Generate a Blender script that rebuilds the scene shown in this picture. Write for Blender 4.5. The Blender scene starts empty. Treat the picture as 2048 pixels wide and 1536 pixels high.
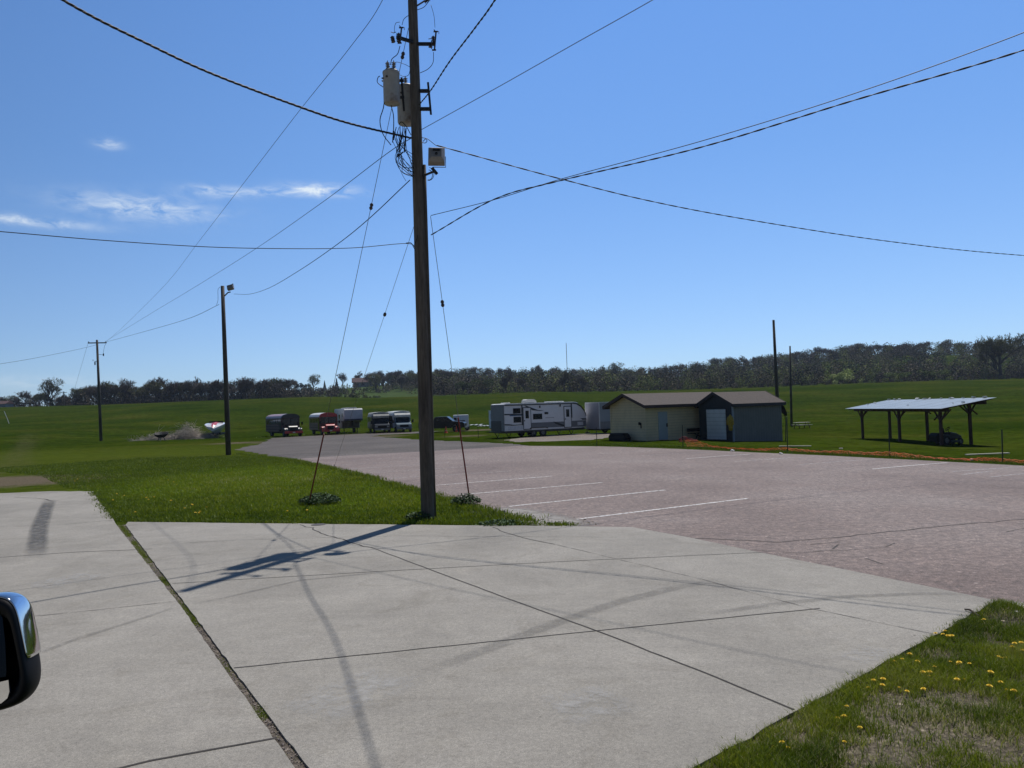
import bpy, bmesh, math, random
import numpy as np
from mathutils import Vector, Matrix
C = bpy.context.scene.collection
R = math.radians
random.seed(7); rng = np.random.default_rng(7)

# ---------------------------------------------------------------- camera
W, H, F = 2048.0, 1536.0, 1540.0
EYE = Vector((0, 0, 2.6))
PITCH, ROLL = math.atan(50/1540), R(1.9)
cp, sp = math.cos(PITCH), math.sin(PITCH)
FWD = Vector((0, cp, sp)); up0 = Vector((0, -sp, cp)); r0 = Vector((1, 0, 0))
RIGHT = math.cos(ROLL)*r0 - math.sin(ROLL)*up0
UP = math.sin(ROLL)*r0 + math.cos(ROLL)*up0
cam_d = bpy.data.cameras.new('camera'); cam = bpy.data.objects.new('camera', cam_d); C.objects.link(cam)
cam.matrix_world = Matrix((
    (RIGHT.x, UP.x, -FWD.x, EYE.x), (RIGHT.y, UP.y, -FWD.y, EYE.y),
    (RIGHT.z, UP.z, -FWD.z, EYE.z), (0, 0, 0, 1)))
cam_d.sensor_width = 36; cam_d.lens = 36*F/W; cam_d.clip_start = 0.05; cam_d.clip_end = 6000
bpy.context.scene.camera = cam

# ---------------------------------------------------------------- sun, sky, exposure
SUN_AZ, SUN_EL = math.atan2(0.37, 0.93), R(62.5)
sdir = Vector((math.sin(SUN_AZ)*math.cos(SUN_EL), math.cos(SUN_AZ)*math.cos(SUN_EL), math.sin(SUN_EL)))
sl = bpy.data.lights.new('sun', 'SUN'); sl.energy = 4.1; sl.angle = R(0.53); sl.color = (1, 0.96, 0.91)
so = bpy.data.objects.new('sun', sl); C.objects.link(so); so.rotation_euler = (-sdir).to_track_quat('-Z', 'Y').to_euler()
so.location = (0, 0, 60)
sc = bpy.context.scene
sc.view_settings.view_transform = 'Standard'; sc.view_settings.look = 'None'
sc.view_settings.exposure = 0.0; sc.view_settings.gamma = 1
world = bpy.data.worlds.new('World'); sc.world = world; world.use_nodes = True

def pxdir(px, py):
    return (RIGHT*(px-W/2) + UP*(H/2-py) + FWD*F).normalized()

def build_world():
    nt = world.node_tree; N = nt.nodes; L = nt.links; N.clear()
    out = N.new('ShaderNodeOutputWorld'); bg = N.new('ShaderNodeBackground'); L.new(bg.outputs[0], out.inputs[0])
    sky = N.new('ShaderNodeTexSky'); sky.sky_type = 'NISHITA'; sky.sun_disc = False
    sky.sun_elevation = SUN_EL; sky.sun_rotation = SUN_AZ
    sky.air_density = 1.0; sky.dust_density = 0.0; sky.ozone_density = 2.4; sky.altitude = 1500
    bg.inputs[1].default_value = SKY_STRENGTH
    tc = N.new('ShaderNodeTexCoord'); sep = N.new('ShaderNodeSeparateXYZ'); L.new(tc.outputs['Generated'], sep.inputs[0])
    def m(op, a, b=None):
        n = N.new('ShaderNodeMath'); n.operation = op
        for i, v in enumerate((a, b)):
            if v is None: continue
            if isinstance(v, (int, float)): n.inputs[i].default_value = v
            else: L.new(v, n.inputs[i])
        return n.outputs[0]
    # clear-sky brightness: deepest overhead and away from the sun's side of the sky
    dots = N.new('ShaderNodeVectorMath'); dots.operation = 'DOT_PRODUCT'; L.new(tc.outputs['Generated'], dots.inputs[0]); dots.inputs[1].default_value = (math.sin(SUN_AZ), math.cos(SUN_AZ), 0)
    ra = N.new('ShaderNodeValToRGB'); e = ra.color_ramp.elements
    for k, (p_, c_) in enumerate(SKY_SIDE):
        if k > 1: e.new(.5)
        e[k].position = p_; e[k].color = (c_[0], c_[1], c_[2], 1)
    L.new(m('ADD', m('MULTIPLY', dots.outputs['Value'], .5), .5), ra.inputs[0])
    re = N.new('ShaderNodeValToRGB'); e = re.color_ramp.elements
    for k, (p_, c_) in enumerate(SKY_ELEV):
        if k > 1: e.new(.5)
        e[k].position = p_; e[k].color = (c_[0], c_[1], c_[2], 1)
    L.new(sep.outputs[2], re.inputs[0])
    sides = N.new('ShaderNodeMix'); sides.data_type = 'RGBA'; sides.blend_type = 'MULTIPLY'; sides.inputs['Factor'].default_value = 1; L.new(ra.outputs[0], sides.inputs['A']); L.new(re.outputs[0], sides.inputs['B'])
    az = m('ARCTAN2', sep.outputs[0], sep.outputs[1]); el = m('ARCSINE', sep.outputs[2])
    tot = None
    # wispy clouds: centre pixel, half width / height in pixels, strength
    for (px, py, sx, sy, k) in [(217, 289, 20, 8, .75), (285, 416, 110, 20, .75), (440, 384, 60, 9, .6), (560, 384, 90, 7, .55),
                                (640, 379, 60, 9, 1.35), (55, 442, 90, 8, .75), (60, 765, 120, 12, .3)]:
        d = pxdir(px, py); a0 = math.atan2(d.x, d.y); e0 = math.asin(d.z)
        d2 = pxdir(px+sx, py - sx*0.0); slope = 0.033
        u = m('DIVIDE', m('SUBTRACT', az, a0), sx/F)
        v = m('DIVIDE', m('SUBTRACT', m('SUBTRACT', el, e0), m('MULTIPLY', m('SUBTRACT', az, a0), -0.02)), sy/F)
        g = m('MULTIPLY', m('EXPONENT', m('MULTIPLY', m('ADD', m('MULTIPLY', u, u), m('MULTIPLY', v, v)), -1.0)), k)
        tot = g if tot is None else m('ADD', tot, g)
    cmb = N.new('ShaderNodeCombineXYZ'); L.new(m('MULTIPLY', az, 1.0), cmb.inputs[0]); L.new(m('MULTIPLY', el, 2.6), cmb.inputs[1])
    nz = N.new('ShaderNodeTexNoise'); nz.inputs['Scale'].default_value = 34; nz.inputs['Detail'].default_value = 8
    nz.inputs['Roughness'].default_value = .62; nz.inputs['Distortion'].default_value = .6; L.new(cmb.outputs[0], nz.inputs['Vector'])
    cl = m('MULTIPLY', tot, m('MAXIMUM', m('MULTIPLY', m('SUBTRACT', nz.outputs[0], 0.36), 3.6), 0.0))
    cl = m('MINIMUM', m('MULTIPLY', cl, .9), 0.9)
    hs = N.new('ShaderNodeGamma'); hs.inputs['Gamma'].default_value = SKY_GAMMA
    L.new(sky.outputs[0], hs.inputs['Color'])
    tn = N.new('ShaderNodeMix'); tn.data_type = 'RGBA'; tn.blend_type = 'MULTIPLY'; tn.inputs['Factor'].default_value = 1; L.new(hs.outputs[0], tn.inputs['A']); tn.inputs['B'].default_value = SKY_TINT
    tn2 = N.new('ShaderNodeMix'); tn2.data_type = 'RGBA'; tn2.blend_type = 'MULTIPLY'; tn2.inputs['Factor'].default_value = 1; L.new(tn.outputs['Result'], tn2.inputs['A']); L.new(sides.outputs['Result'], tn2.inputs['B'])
    mix = N.new('ShaderNodeMix'); mix.data_type = 'RGBA'; L.new(cl, mix.inputs['Factor'])
    L.new(tn2.outputs['Result'], mix.inputs['A']); mix.inputs['B'].default_value = CLOUD_COL
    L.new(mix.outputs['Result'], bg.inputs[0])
SKY_STRENGTH = 0.15; SKY_GAMMA = 0.65; SKY_TINT = (0.80, 1.23, 1.82, 1); CLOUD_COL = (5.4, 6.0, 6.5, 1)
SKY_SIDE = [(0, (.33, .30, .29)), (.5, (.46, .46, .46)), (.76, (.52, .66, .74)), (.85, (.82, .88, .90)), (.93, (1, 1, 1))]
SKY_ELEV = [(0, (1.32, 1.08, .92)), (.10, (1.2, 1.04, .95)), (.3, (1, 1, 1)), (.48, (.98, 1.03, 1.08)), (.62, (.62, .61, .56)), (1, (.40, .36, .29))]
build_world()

# ---------------------------------------------------------------- terrain height and pixel helpers
def sm(a, b, x):
    t = min(1, max(0, (x-a)/(b-a))); return t*t*(3-2*t)
def _B(x): return -0.95*sm(8, 34, x)
def base_h(x):
    k = math.floor(x/2)*2; t = (x-k)/2
    return _B(k)*(1-t) + _B(k+2)*t
HK = [(-3000, 5), (-600, 8), (0, 12), (400, 14), (560, 19), (700, 22), (900, 25), (1100, 23), (1300, 23), (1500, 28), (1750, 36), (1950, 34), (2200, 36), (4500, 30)]
def hill(px):
    for (a, ha), (b, hb) in zip(HK, HK[1:]):
        if a <= px <= b: return ha + (hb-ha)*(px-a)/(b-a)
    return 6
def T(x, y):
    h = base_h(x)
    if y > 108:
        h += 9.3*sm(108, 330, y)*(1.0 + 0.02*math.sin(x*.05))
    if y > 345:
        px = W/2 + F*x/y
        h += (hill(px)-9.3)*sm(345, 610, y)
    if x < -60 and y > 60: h += 0.9*sm(60, 110, y)*sm(-60, -78, x)
    return h
def P(px, py, Y):
    d = pxdir(px, py); return EYE + d*((Y-EYE.y)/d.y)
def G(px, py):
    d = pxdir(px, py); t = 2.0; pt = EYE.copy()
    for i in range(4000):
        q = EYE + d*t
        if q.z <= T(q.x, q.y): break
        t *= 1.012
    a, b = t/1.012, t
    for i in range(30):
        c = (a+b)/2; q = EYE + d*c
        if q.z <= T(q.x, q.y): b = c
        else: a = c
    q = EYE + d*b; return Vector((q.x, q.y, T(q.x, q.y)))
def G2(px, py): q = G(px, py); return (q.x, q.y)
def on(x, y, dz=0): return Vector((x, y, T(x, y)+dz))
def pxl(x, y, z):
    v = Vector((x, y, z))-EYE; c = v.dot(FWD); return (W/2 + F*v.dot(RIGHT)/c, H/2 - F*v.dot(UP)/c)

# ---------------------------------------------------------------- materials
def nodes(name):
    m = bpy.data.materials.new(name); m.use_nodes = True; nt = m.node_tree
    return m, nt, nt.nodes, nt.links, nt.nodes['Principled BSDF']
def ramp(N, stops):
    r = N.new('ShaderNodeValToRGB'); e = r.color_ramp.elements
    while len(e) < len(stops): e.new(0.5)
    for i, (p, c) in enumerate(stops): e[i].position = p; e[i].color = (*c, 1)
    return r
def noise(N, L, vec, scale, detail=4, rough=.55, dist=0):
    n = N.new('ShaderNodeTexNoise'); n.inputs['Scale'].default_value = scale; n.inputs['Detail'].default_value = detail
    n.inputs['Roughness'].default_value = rough; n.inputs['Distortion'].default_value = dist; L.new(vec, n.inputs['Vector']); return n
def mixc(N, L, mode, fac, a, b):
    n = N.new('ShaderNodeMix'); n.data_type = 'RGBA'; n.blend_type = mode
    for k, v in (('Factor', fac), ('A', a), ('B', b)):
        if isinstance(v, (int, float)): n.inputs[k].default_value = v
        elif isinstance(v, tuple): n.inputs[k].default_value = (*v, 1)
        else: L.new(v, n.inputs[k])
    return n.outputs['Result']
def obj_vec(N, L, scale=(1, 1, 1)):
    tc = N.new('ShaderNodeTexCoord'); mp = N.new('ShaderNodeMapping'); mp.inputs['Scale'].default_value = scale
    L.new(tc.outputs['Object'], mp.inputs[0]); return mp.outputs[0]
def bump(N, L, b, h, strength, dist):
    bp = N.new('ShaderNodeBump'); bp.inputs['Strength'].default_value = strength; bp.inputs['Distance'].default_value = dist
    L.new(h, bp.inputs['Height']); L.new(bp.outputs[0], b.inputs['Normal'])
MATS = {}
def mat(name, col, rough=.6, metal=0, var=.15, scale=3.0, stretch=(1, 1, 1), bmp=0, spec=.5, coat=0, dirt=None, dirt_amt=.5):
    if name in MATS: return MATS[name]
    m, nt, N, L, b = nodes(name); v = obj_vec(N, L, stretch)
    n = noise(N, L, v, scale, 6, .6)
    lo = tuple(max(0, c*(1-var)) for c in col); hi = tuple(min(1, c*(1+var)) for c in col)
    r = ramp(N, [(.3, lo), (.7, hi)]); L.new(n.outputs[0], r.inputs[0]); c = r.outputs[0]
    if dirt:
        n2 = noise(N, L, v, scale*.45, 5, .7); r2 = ramp(N, [(.5, (0, 0, 0)), (.68, (dirt_amt,)*3)]); L.new(n2.outputs[0], r2.inputs[0])
        c = mixc(N, L, 'MIX', r2.outputs[0], c, dirt)
    L.new(c, b.inputs['Base Color'])
    b.inputs['Roughness'].default_value = rough; b.inputs['Metallic'].default_value = metal
    b.inputs['Specular IOR Level'].default_value = spec; b.inputs['Coat Weight'].default_value = coat
    if bmp: bump(N, L, b, n.outputs[0], bmp, .02)
    MATS[name] = m; return m

# ---------------------------------------------------------------- mesh builder
def frame_of(d):
    d = d.normalized(); a = Vector((0, 0, 1)) if abs(d.z) < .9 else Vector((1, 0, 0))
    u = d.cross(a).normalized(); return u, u.cross(d).normalized()
class MB:
    def __init__(s): s.v = []; s.f = []
    def add(s, vs, fs):
        o = len(s.v); s.v += [tuple(v) for v in vs]; s.f += [tuple(i+o for i in f) for f in fs]; return s
    def box(s, x0, x1, y0, y1, z0, z1, M=None):
        vs = [Vector((x, y, z)) for x in (x0, x1) for y in (y0, y1) for z in (z0, z1)]
        if M: vs = [M @ v for v in vs]
        return s.add(vs, [(0, 1, 3, 2), (4, 6, 7, 5), (0, 4, 5, 1), (2, 3, 7, 6), (0, 2, 6, 4), (1, 5, 7, 3)])
    def tube(s, pts, r, n=6, cap=True):
        pts = [Vector(p) for p in pts]; rs = r if isinstance(r, (list, tuple)) else [r]*len(pts); vs = []; fs = []
        u = None
        for i, p in enumerate(pts):
            d = (pts[min(i+1, len(pts)-1)]-pts[max(i-1, 0)])
            if d.length < 1e-9: d = Vector((0, 0, 1))
            d.normalize()
            if u is None: u, w = frame_of(d)
            else:
                u = (u - d*u.dot(d));
                if u.length < 1e-6: u, w = frame_of(d)
                u.normalize(); w = u.cross(d).normalized()
            for k in range(n):
                a = 2*math.pi*k/n; vs.append(p+(u*math.cos(a)+w*math.sin(a))*rs[i])
        for i in range(len(pts)-1):
            for k in range(n):
                a, b = i*n+k, i*n+(k+1) % n; fs.append((a, b, b+n, a+n))
        if cap: fs.append(tuple(range(n))[::-1]); fs.append(tuple(range((len(pts)-1)*n, len(pts)*n)))
        return s.add(vs, fs)
    def bar(s, a, b, w, h=None):
        a, b = Vector(a), Vector(b); u, v = frame_of(b-a); h = h or w; vs = []
        for p in (a, b):
            for su, sv in ((-1, -1), (1, -1), (1, 1), (-1, 1)): vs.append(p+u*su*w/2+v*sv*h/2)
        return s.add(vs, [(0, 3, 2, 1), (4, 5, 6, 7), (0, 1, 5, 4), (1, 2, 6, 5), (2, 3, 7, 6), (3, 0, 4, 7)])
    def prism(s, poly, axis, a0, a1):
        # poly: 2D points in the plane of the other two axes, extruded along axis from a0 to a1
        def mk(p, a): return {'x': (a, p[0], p[1]), 'y': (p[0], a, p[1]), 'z': (p[0], p[1], a)}[axis]
        n = len(poly); vs = [mk(p, a0) for p in poly]+[mk(p, a1) for p in poly]
        fs = [tuple(range(n)), tuple(range(n, 2*n))[::-1]]+[(i, i+n, (i+1) % n+n, (i+1) % n) for i in range(n)]
        return s.add(vs, fs)
    def cyl(s, a, b, r, n=20): return s.tube([a, b], r, n)
    def lathe(s, prof, n=20, M=None):
        vs = []; fs = []
        for r, z in prof:
            for k in range(n):
                a = 2*math.pi*k/n; v = Vector((r*math.cos(a), r*math.sin(a), z)); vs.append(M @ v if M else v)
        for i in range(len(prof)-1):
            for k in range(n):
                a, b = i*n+k, i*n+(k+1) % n; fs.append((a, b, b+n, a+n))
        return s.add(vs, fs)
    def build(s, name, m, parent=None, bevel=0, smooth=False, fix=True, seg=2):
        me = bpy.data.meshes.new(name); me.from_pydata(s.v, [], s.f)
        if fix or bevel:
            bm = bmesh.new(); bm.from_mesh(me)
            bmesh.ops.recalc_face_normals(bm, faces=bm.faces)
            if bevel: bmesh.ops.bevel(bm, geom=[e for e in bm.edges if e.calc_face_angle(0) > .5], offset=bevel, segments=seg, affect='EDGES', profile=.6)
            bm.to_mesh(me); bm.free()
        if smooth:
            for p in me.polygons: p.use_smooth = True
        me.materials.append(m); o = bpy.data.objects.new(name, me); C.objects.link(o)
        if parent: o.parent = parent
        return o
def tag(o, label=None, cat=None, group=None, kind=None):
    if label: o['label'] = label
    if cat: o['category'] = cat
    if group: o['group'] = group
    if kind: o['kind'] = kind
    return o
def empty(name, loc, rz=0, label=None, cat=None, group=None):
    o = bpy.data.objects.new(name, None); o.empty_display_size = .3; C.objects.link(o); o.location = loc; o.rotation_euler = (0, 0, rz)
    return tag(o, label, cat, group)
KIDS = {}
def kids(o): return [c for c in C.objects if c.parent == o]
def copy_tree(o, parent=None, ch=None):
    c = o.copy(); C.objects.link(c); c.parent = parent
    for k in kids(o):
        copy_tree(k, c)
    return c

# ================================================================ SETTING
def ground_mat():
    m, nt, N, L, b = nodes('grass_ground'); v = obj_vec(N, L)
    n1 = noise(N, L, v, .045, 5, .6); n2 = noise(N, L, v, .9, 5, .7); n3 = noise(N, L, v, 14, 5, .75)
    r1 = ramp(N, [(.3, (.015, .031, .002)), (.52, (.027, .043, .003)), (.68, (.046, .054, .007))]); L.new(n1.outputs[0], r1.inputs[0])
    r2 = ramp(N, [(.28, (.45,)*3), (.72, (1.6,)*3)]); L.new(n2.outputs[0], r2.inputs[0])
    r3 = ramp(N, [(.3, (.4,)*3), (.7, (1.6,)*3)]); L.new(n3.outputs[0], r3.inputs[0])
    c = mixc(N, L, 'MULTIPLY', 1.0, r1.outputs[0], r2.outputs[0]); c = mixc(N, L, 'MULTIPLY', 1.0, c, r3.outputs[0])
    # mowing / drilling rows in the far field
    v2 = obj_vec(N, L, (.012, .35, .35)); n4 = noise(N, L, v2, 1.0, 4, .6); r4 = ramp(N, [(.35, (.84,)*3), (.65, (1.14,)*3)]); L.new(n4.outputs[0], r4.inputs[0])
    c = mixc(N, L, 'MULTIPLY', 1.0, c, r4.outputs[0])
    for nm, col in (('lawn', (.066, .088, .012)), ('fresh', (.090, .138, .010)), ('dry', (.085, .078, .042)), ('dirt', (.135, .105, .085)), ('meadow', (.055, .085, .030))):
        at = N.new('ShaderNodeAttribute'); at.attribute_name = nm
        nn = noise(N, L, v, 1.3 if nm != 'meadow' else .08, 6, .7)
        ad = N.new('ShaderNodeMath'); ad.operation = 'ADD'; L.new(at.outputs['Fac'], ad.inputs[0]); L.new(nn.outputs[0], ad.inputs[1])
        mr = N.new('ShaderNodeMapRange'); mr.inputs['From Min'].default_value = .72; mr.inputs['From Max'].default_value = 1.1
        L.new(ad.outputs[0], mr.inputs[0])
        ml = N.new('ShaderNodeMath'); ml.operation = 'MULTIPLY'; L.new(mr.outputs[0], ml.inputs[0]); ml.inputs[1].default_value = .8
        cc = mixc(N, L, 'MULTIPLY', 1.0, col, r3.outputs[0])
        c = mixc(N, L, 'MIX', ml.outputs[0], c, cc)
    L.new(c, b.inputs['Base Color']); b.inputs['Roughness'].default_value = 1; b.inputs['Specular IOR Level'].default_value = 0
    bump(N, L, b, n3.outputs[0], .9, .05)
    return m
def seg_d(p, a, b):
    ax, ay = a; bx, by = b; dx, dy = bx-ax, by-ay; t = max(0, min(1, ((p[0]-ax)*dx+(p[1]-ay)*dy)/(dx*dx+dy*dy+1e-9)))
    return math.hypot(p[0]-ax-t*dx, p[1]-ay-t*dy)
def poly_d(p, pl): return min(seg_d(p, a, b) for a, b in zip(pl, pl[1:]))
def ground():
    xs = [-2600, -1700, -1100, -750, -520]+list(np.arange(-400, -82, 8))+list(np.arange(-82, 64, 1.0))+list(np.arange(64, 400, 8))+[400, 520, 750, 1100, 1700, 2600]
    ys = [-60, -30]+list(np.arange(-10, 12, 2))+list(np.arange(12, 112, 1.0))+list(np.arange(112, 200, 4))+list(np.arange(200, 640, 8))+[660, 720, 850, 1100, 1500, 2200, 3200]
    nx, ny = len(xs), len(ys); vs = [(x, y, T(x, y)) for y in ys for x in xs]
    fs = [(j*nx+i, j*nx+i+1, (j+1)*nx+i+1, (j+1)*nx+i) for j in range(ny-1) for i in range(nx-1)]
    me = bpy.data.meshes.new('ground'); me.from_pydata(vs, [], fs)
    track = [G2(-120, 985), G2(20, 930), G2(55, 880), G2(62, 850), G2(60, 832)]
    dirtp = G2(20, 966); gr = G2(1040, 868); gl = G2(520, 880); gb = G2(1000, 1030)
    at = {k: np.zeros(len(vs)) for k in ('lawn', 'fresh', 'dry', 'dirt', 'meadow')}
    dryspots = [(G2(470, 886), 3.5), (G2(960, 860), 5), (G2(1090, 878), 4), (G2(760, 873), 4), (G2(340, 872), 5), (G2(1195, 870), 3), (G2(560, 884), 4), (G2(930, 872), 3), (G2(1710, 1440), .9), (G2(1880, 1500), .9), (G2(2050, 1420), .6)]
    m1 = G2(480, 955); m2 = G2(760, 985)
    for i, (x, y, z) in enumerate(vs):
        if -90 < x < 66 and 3 < y < 135:
            d = poly_d((x, y), track); at['dry'][i] = .36*math.exp(-(d/2.0)**2)
            d = math.hypot((x-dirtp[0]+2)/5.5, (y-dirtp[1]-.8)/3.6); at['dirt'][i] = 1.1*math.exp(-d*d)
            for (q, rr) in dryspots:
                at['dirt'][i] = max(at['dirt'][i], .62*math.exp(-((x-q[0])**2+((y-q[1]))**2)/rr**2))
            at['lawn'][i] = .52*sm(-4, -14, x-.0)*(1-sm(62, 105, y))+.30*sm(0, 10, x)*(1-sm(60, 110, y))
            if y < 60:
                e = max(0, 1-min(math.hypot((x-m1[0])/7, (y-m1[1])/12), math.hypot((x-m2[0])/7, (y-m2[1])/7))); at['fresh'][i] = .75*min(1, e*1.6)
        if y > 340:
            px = W/2+F*x/y
            if 540 < px < 900: at['meadow'][i] = .9
    for k, a in at.items():
        A = me.attributes.new(k, 'FLOAT', 'POINT'); A.data.foreach_set('value', a.astype(np.float32))
    for p in me.polygons: p.use_smooth = True
    me.materials.append(ground_mat()); o = bpy.data.objects.new('ground', me); C.objects.link(o); tag(o, kind='structure'); return o
ground()

def jitter_line(pts, step, amp, seed=0):
    rr = random.Random(seed); out = []
    for a, b in zip(pts, pts[1:]):
        a, b = Vector((a[0], a[1])), Vector((b[0], b[1])); n = max(1, int((b-a).length/step)); d = (b-a).normalized(); nn = Vector((-d.y, d.x))
        for i in range(n):
            q = a+(b-a)*i/n + nn*(rr.gauss(0, amp) if i else 0); out.append((q.x, q.y))
    out.append((pts[-1][0], pts[-1][1])); return out
def sheet(name, poly, dz, m, thick=0, parent=None, kind='structure'):
    bm = bmesh.new(); vs = [bm.verts.new((x, y, 0)) for x, y in poly]; bm.faces.new(vs)
    x0 = min(p[0] for p in poly); x1 = max(p[0] for p in poly); k = max(-90, math.floor(x0/2)*2)
    while k <= min(x1, 40):
        if k >= 2 or k % 8 == 0:
            bmesh.ops.bisect_plane(bm, geom=bm.verts[:]+bm.edges[:]+bm.faces[:], plane_co=(k, 0, 0), plane_no=(1, 0, 0))
        k += 2
    bmesh.ops.triangulate(bm, faces=bm.faces[:])
    for v in bm.verts: v.co.z = T(v.co.x, v.co.y)+dz
    if thick:
        be = [e for e in bm.edges if e.is_boundary]; ret = bmesh.ops.extrude_edge_only(bm, edges=be)
        for g in ret['geom']:
            if isinstance(g, bmesh.types.BMVert): g.co.z -= thick
    bmesh.ops.recalc_face_normals(bm, faces=bm.faces)
    me = bpy.data.meshes.new(name); bm.to_mesh(me); bm.free(); me.materials.append(m)
    if me.polygons[0].normal.z < 0: me.flip_normals()
    o = bpy.data.objects.new(name, me); C.objects.link(o)
    if parent: o.parent = parent
    elif kind: tag(o, kind=kind)
    return o
def strip(name, pts, w, dz, m, parent=None, w1=None, kind='structure'):
    # ribbon along ground; carries a 'side' attribute -1..1 across and 'along' 0..1
    pts = [Vector((p[0], p[1])) for p in pts]; n = len(pts); vs = []; side = []; along = []
    for i, p in enumerate(pts):
        d = (pts[min(i+1, n-1)]-pts[max(0, i-1)]).normalized(); nn = Vector((-d.y, d.x)); t = i/(n-1)
        ww = w if w1 is None else w+(w1-w)*t
        for k in (-1, 0, 1):
            q = p+nn*k*ww/2; vs.append((q.x, q.y, T(q.x, q.y)+dz)); side.append(k); along.append(t)
    fs = []
    for i in range(n-1):
        a = 3*i; fs += [(a, a+3, a+4, a+1), (a+1, a+4, a+5, a+2)]
    me = bpy.data.meshes.new(name); me.from_pydata(vs, [], fs)
    A = me.attributes.new('side', 'FLOAT', 'POINT'); A.data.foreach_set('value', side)
    A = me.attributes.new('along', 'FLOAT', 'POINT'); A.data.foreach_set('value', along)
    me.materials.append(m); me.update()
    if me.polygons[0].normal.z < 0: me.flip_normals()
    o = bpy.data.objects.new(name, me); C.objects.link(o)
    if parent: o.parent = parent
    elif kind: tag(o, kind=kind)
    return o
def mark_mat(name, col, alpha, soft=True, scale=4, thr=.45):
    m, nt, N, L, b = nodes(name); v = obj_vec(N, L); n = noise(N, L, v, scale, 6, .7)
    L.new(mixc(N, L, 'MIX', n.outputs[0], tuple(c*.8 for c in col), tuple(c*1.2 for c in col)), b.inputs['Base Color']); b.inputs['Roughness'].default_value = .85
    def mth(op, a, bb=None):
        k = N.new('ShaderNodeMath'); k.operation = op
        for i, q in enumerate((a, bb)):
            if q is None: continue
            if isinstance(q, (int, float)): k.inputs[i].default_value = q
            else: L.new(q, k.inputs[i])
        return k.outputs[0]
    mr = N.new('ShaderNodeMapRange'); mr.inputs['From Min'].default_value = thr-.12; mr.inputs['From Max'].default_value = thr+.12; L.new(n.outputs[0], mr.inputs[0])
    a = mth('MULTIPLY', mr.outputs[0], alpha)
    if soft:
        s1 = N.new('ShaderNodeAttribute'); s1.attribute_name = 'side'; s2 = N.new('ShaderNodeAttribute'); s2.attribute_name = 'along'
        e = mth('SUBTRACT', 1.0, mth('ABSOLUTE', s1.outputs['Fac'])); e = mth('MINIMUM', mth('MULTIPLY', e, 2.0), 1.0)
        f = mth('MULTIPLY', mth('MULTIPLY', s2.outputs['Fac'], mth('SUBTRACT', 1.0, s2.outputs['Fac'])), 7.0); f = mth('MINIMUM', f, 1.0)
        a = mth('MULTIPLY', mth('MULTIPLY', a, e), f)
    L.new(a, b.inputs['Alpha']); return m

def concrete_mat():
    m, nt, N, L, b = nodes('concrete'); v = obj_vec(N, L)
    n1 = noise(N, L, v, .35, 6, .62, .4); n2 = noise(N, L, v, 3.2, 6, .7); n3 = noise(N, L, v, 95, 3, .8)
    vb = obj_vec(N, L, (.35, 3.0, 1)); n4 = noise(N, L, vb, 1.6, 5, .6)
    r1 = ramp(N, [(.28, (.202, .189, .165)), (.5, (.255, .239, .210)), (.75, (.304, .286, .255))]); L.new(n1.outputs[0], r1.inputs[0])
    r2 = ramp(N, [(.3, (.93, .92, .91)), (.7, (1.06, 1.05, 1.03))]); L.new(n2.outputs[0], r2.inputs[0])
    r3 = ramp(N, [(.33, (.62,)*3), (.48, (1.0,)*3), (.68, (1.38,)*3)]); L.new(n3.outputs[0], r3.inputs[0])
    r4 = ramp(N, [(.3, (.95,)*3), (.7, (1.04,)*3)]); L.new(n4.outputs[0], r4.inputs[0])
    c = r1.outputs[0]
    n6 = noise(N, L, v, 26, 4, .8); r6 = ramp(N, [(.32, (.80,)*3), (.5, (1.0,)*3), (.68, (1.18,)*3)]); L.new(n6.outputs[0], r6.inputs[0])
    for r in (r2, r3, r4, r6): c = mixc(N, L, 'MULTIPLY', 1.0, c, r.outputs[0])
    n8 = noise(N, L, v, .9, 6, .75, 1.2); r8 = ramp(N, [(.52, (1, 1, 1)), (.66, (.86, .85, .83))]); L.new(n8.outputs[0], r8.inputs[0])
    n9 = noise(N, L, v, .55, 7, .8, .8); r9 = ramp(N, [(.55, (1, 1, 1)), (.70, (1.13, 1.12, 1.10))]); L.new(n9.outputs[0], r9.inputs[0])
    for r in (r8, r9): c = mixc(N, L, 'MULTIPLY', 1.0, c, r.outputs[0])
    # small dark pits
    vo = N.new('ShaderNodeTexVoronoi'); vo.inputs['Scale'].default_value = 2.3; L.new(v, vo.inputs['Vector'])
    rp = ramp(N, [(0.0, (.25,)*3), (.022, (.3,)*3), (.035, (1, 1, 1))]); L.new(vo.outputs['Distance'], rp.inputs[0])
    c = mixc(N, L, 'MULTIPLY', .8, c, rp.outputs[0])
    L.new(c, b.inputs['Base Color']); b.inputs['Roughness'].default_value = .82; b.inputs['Specular IOR Level'].default_value = .35
    bump(N, L, b, n3.outputs[0], .5, .006); return m
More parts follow.
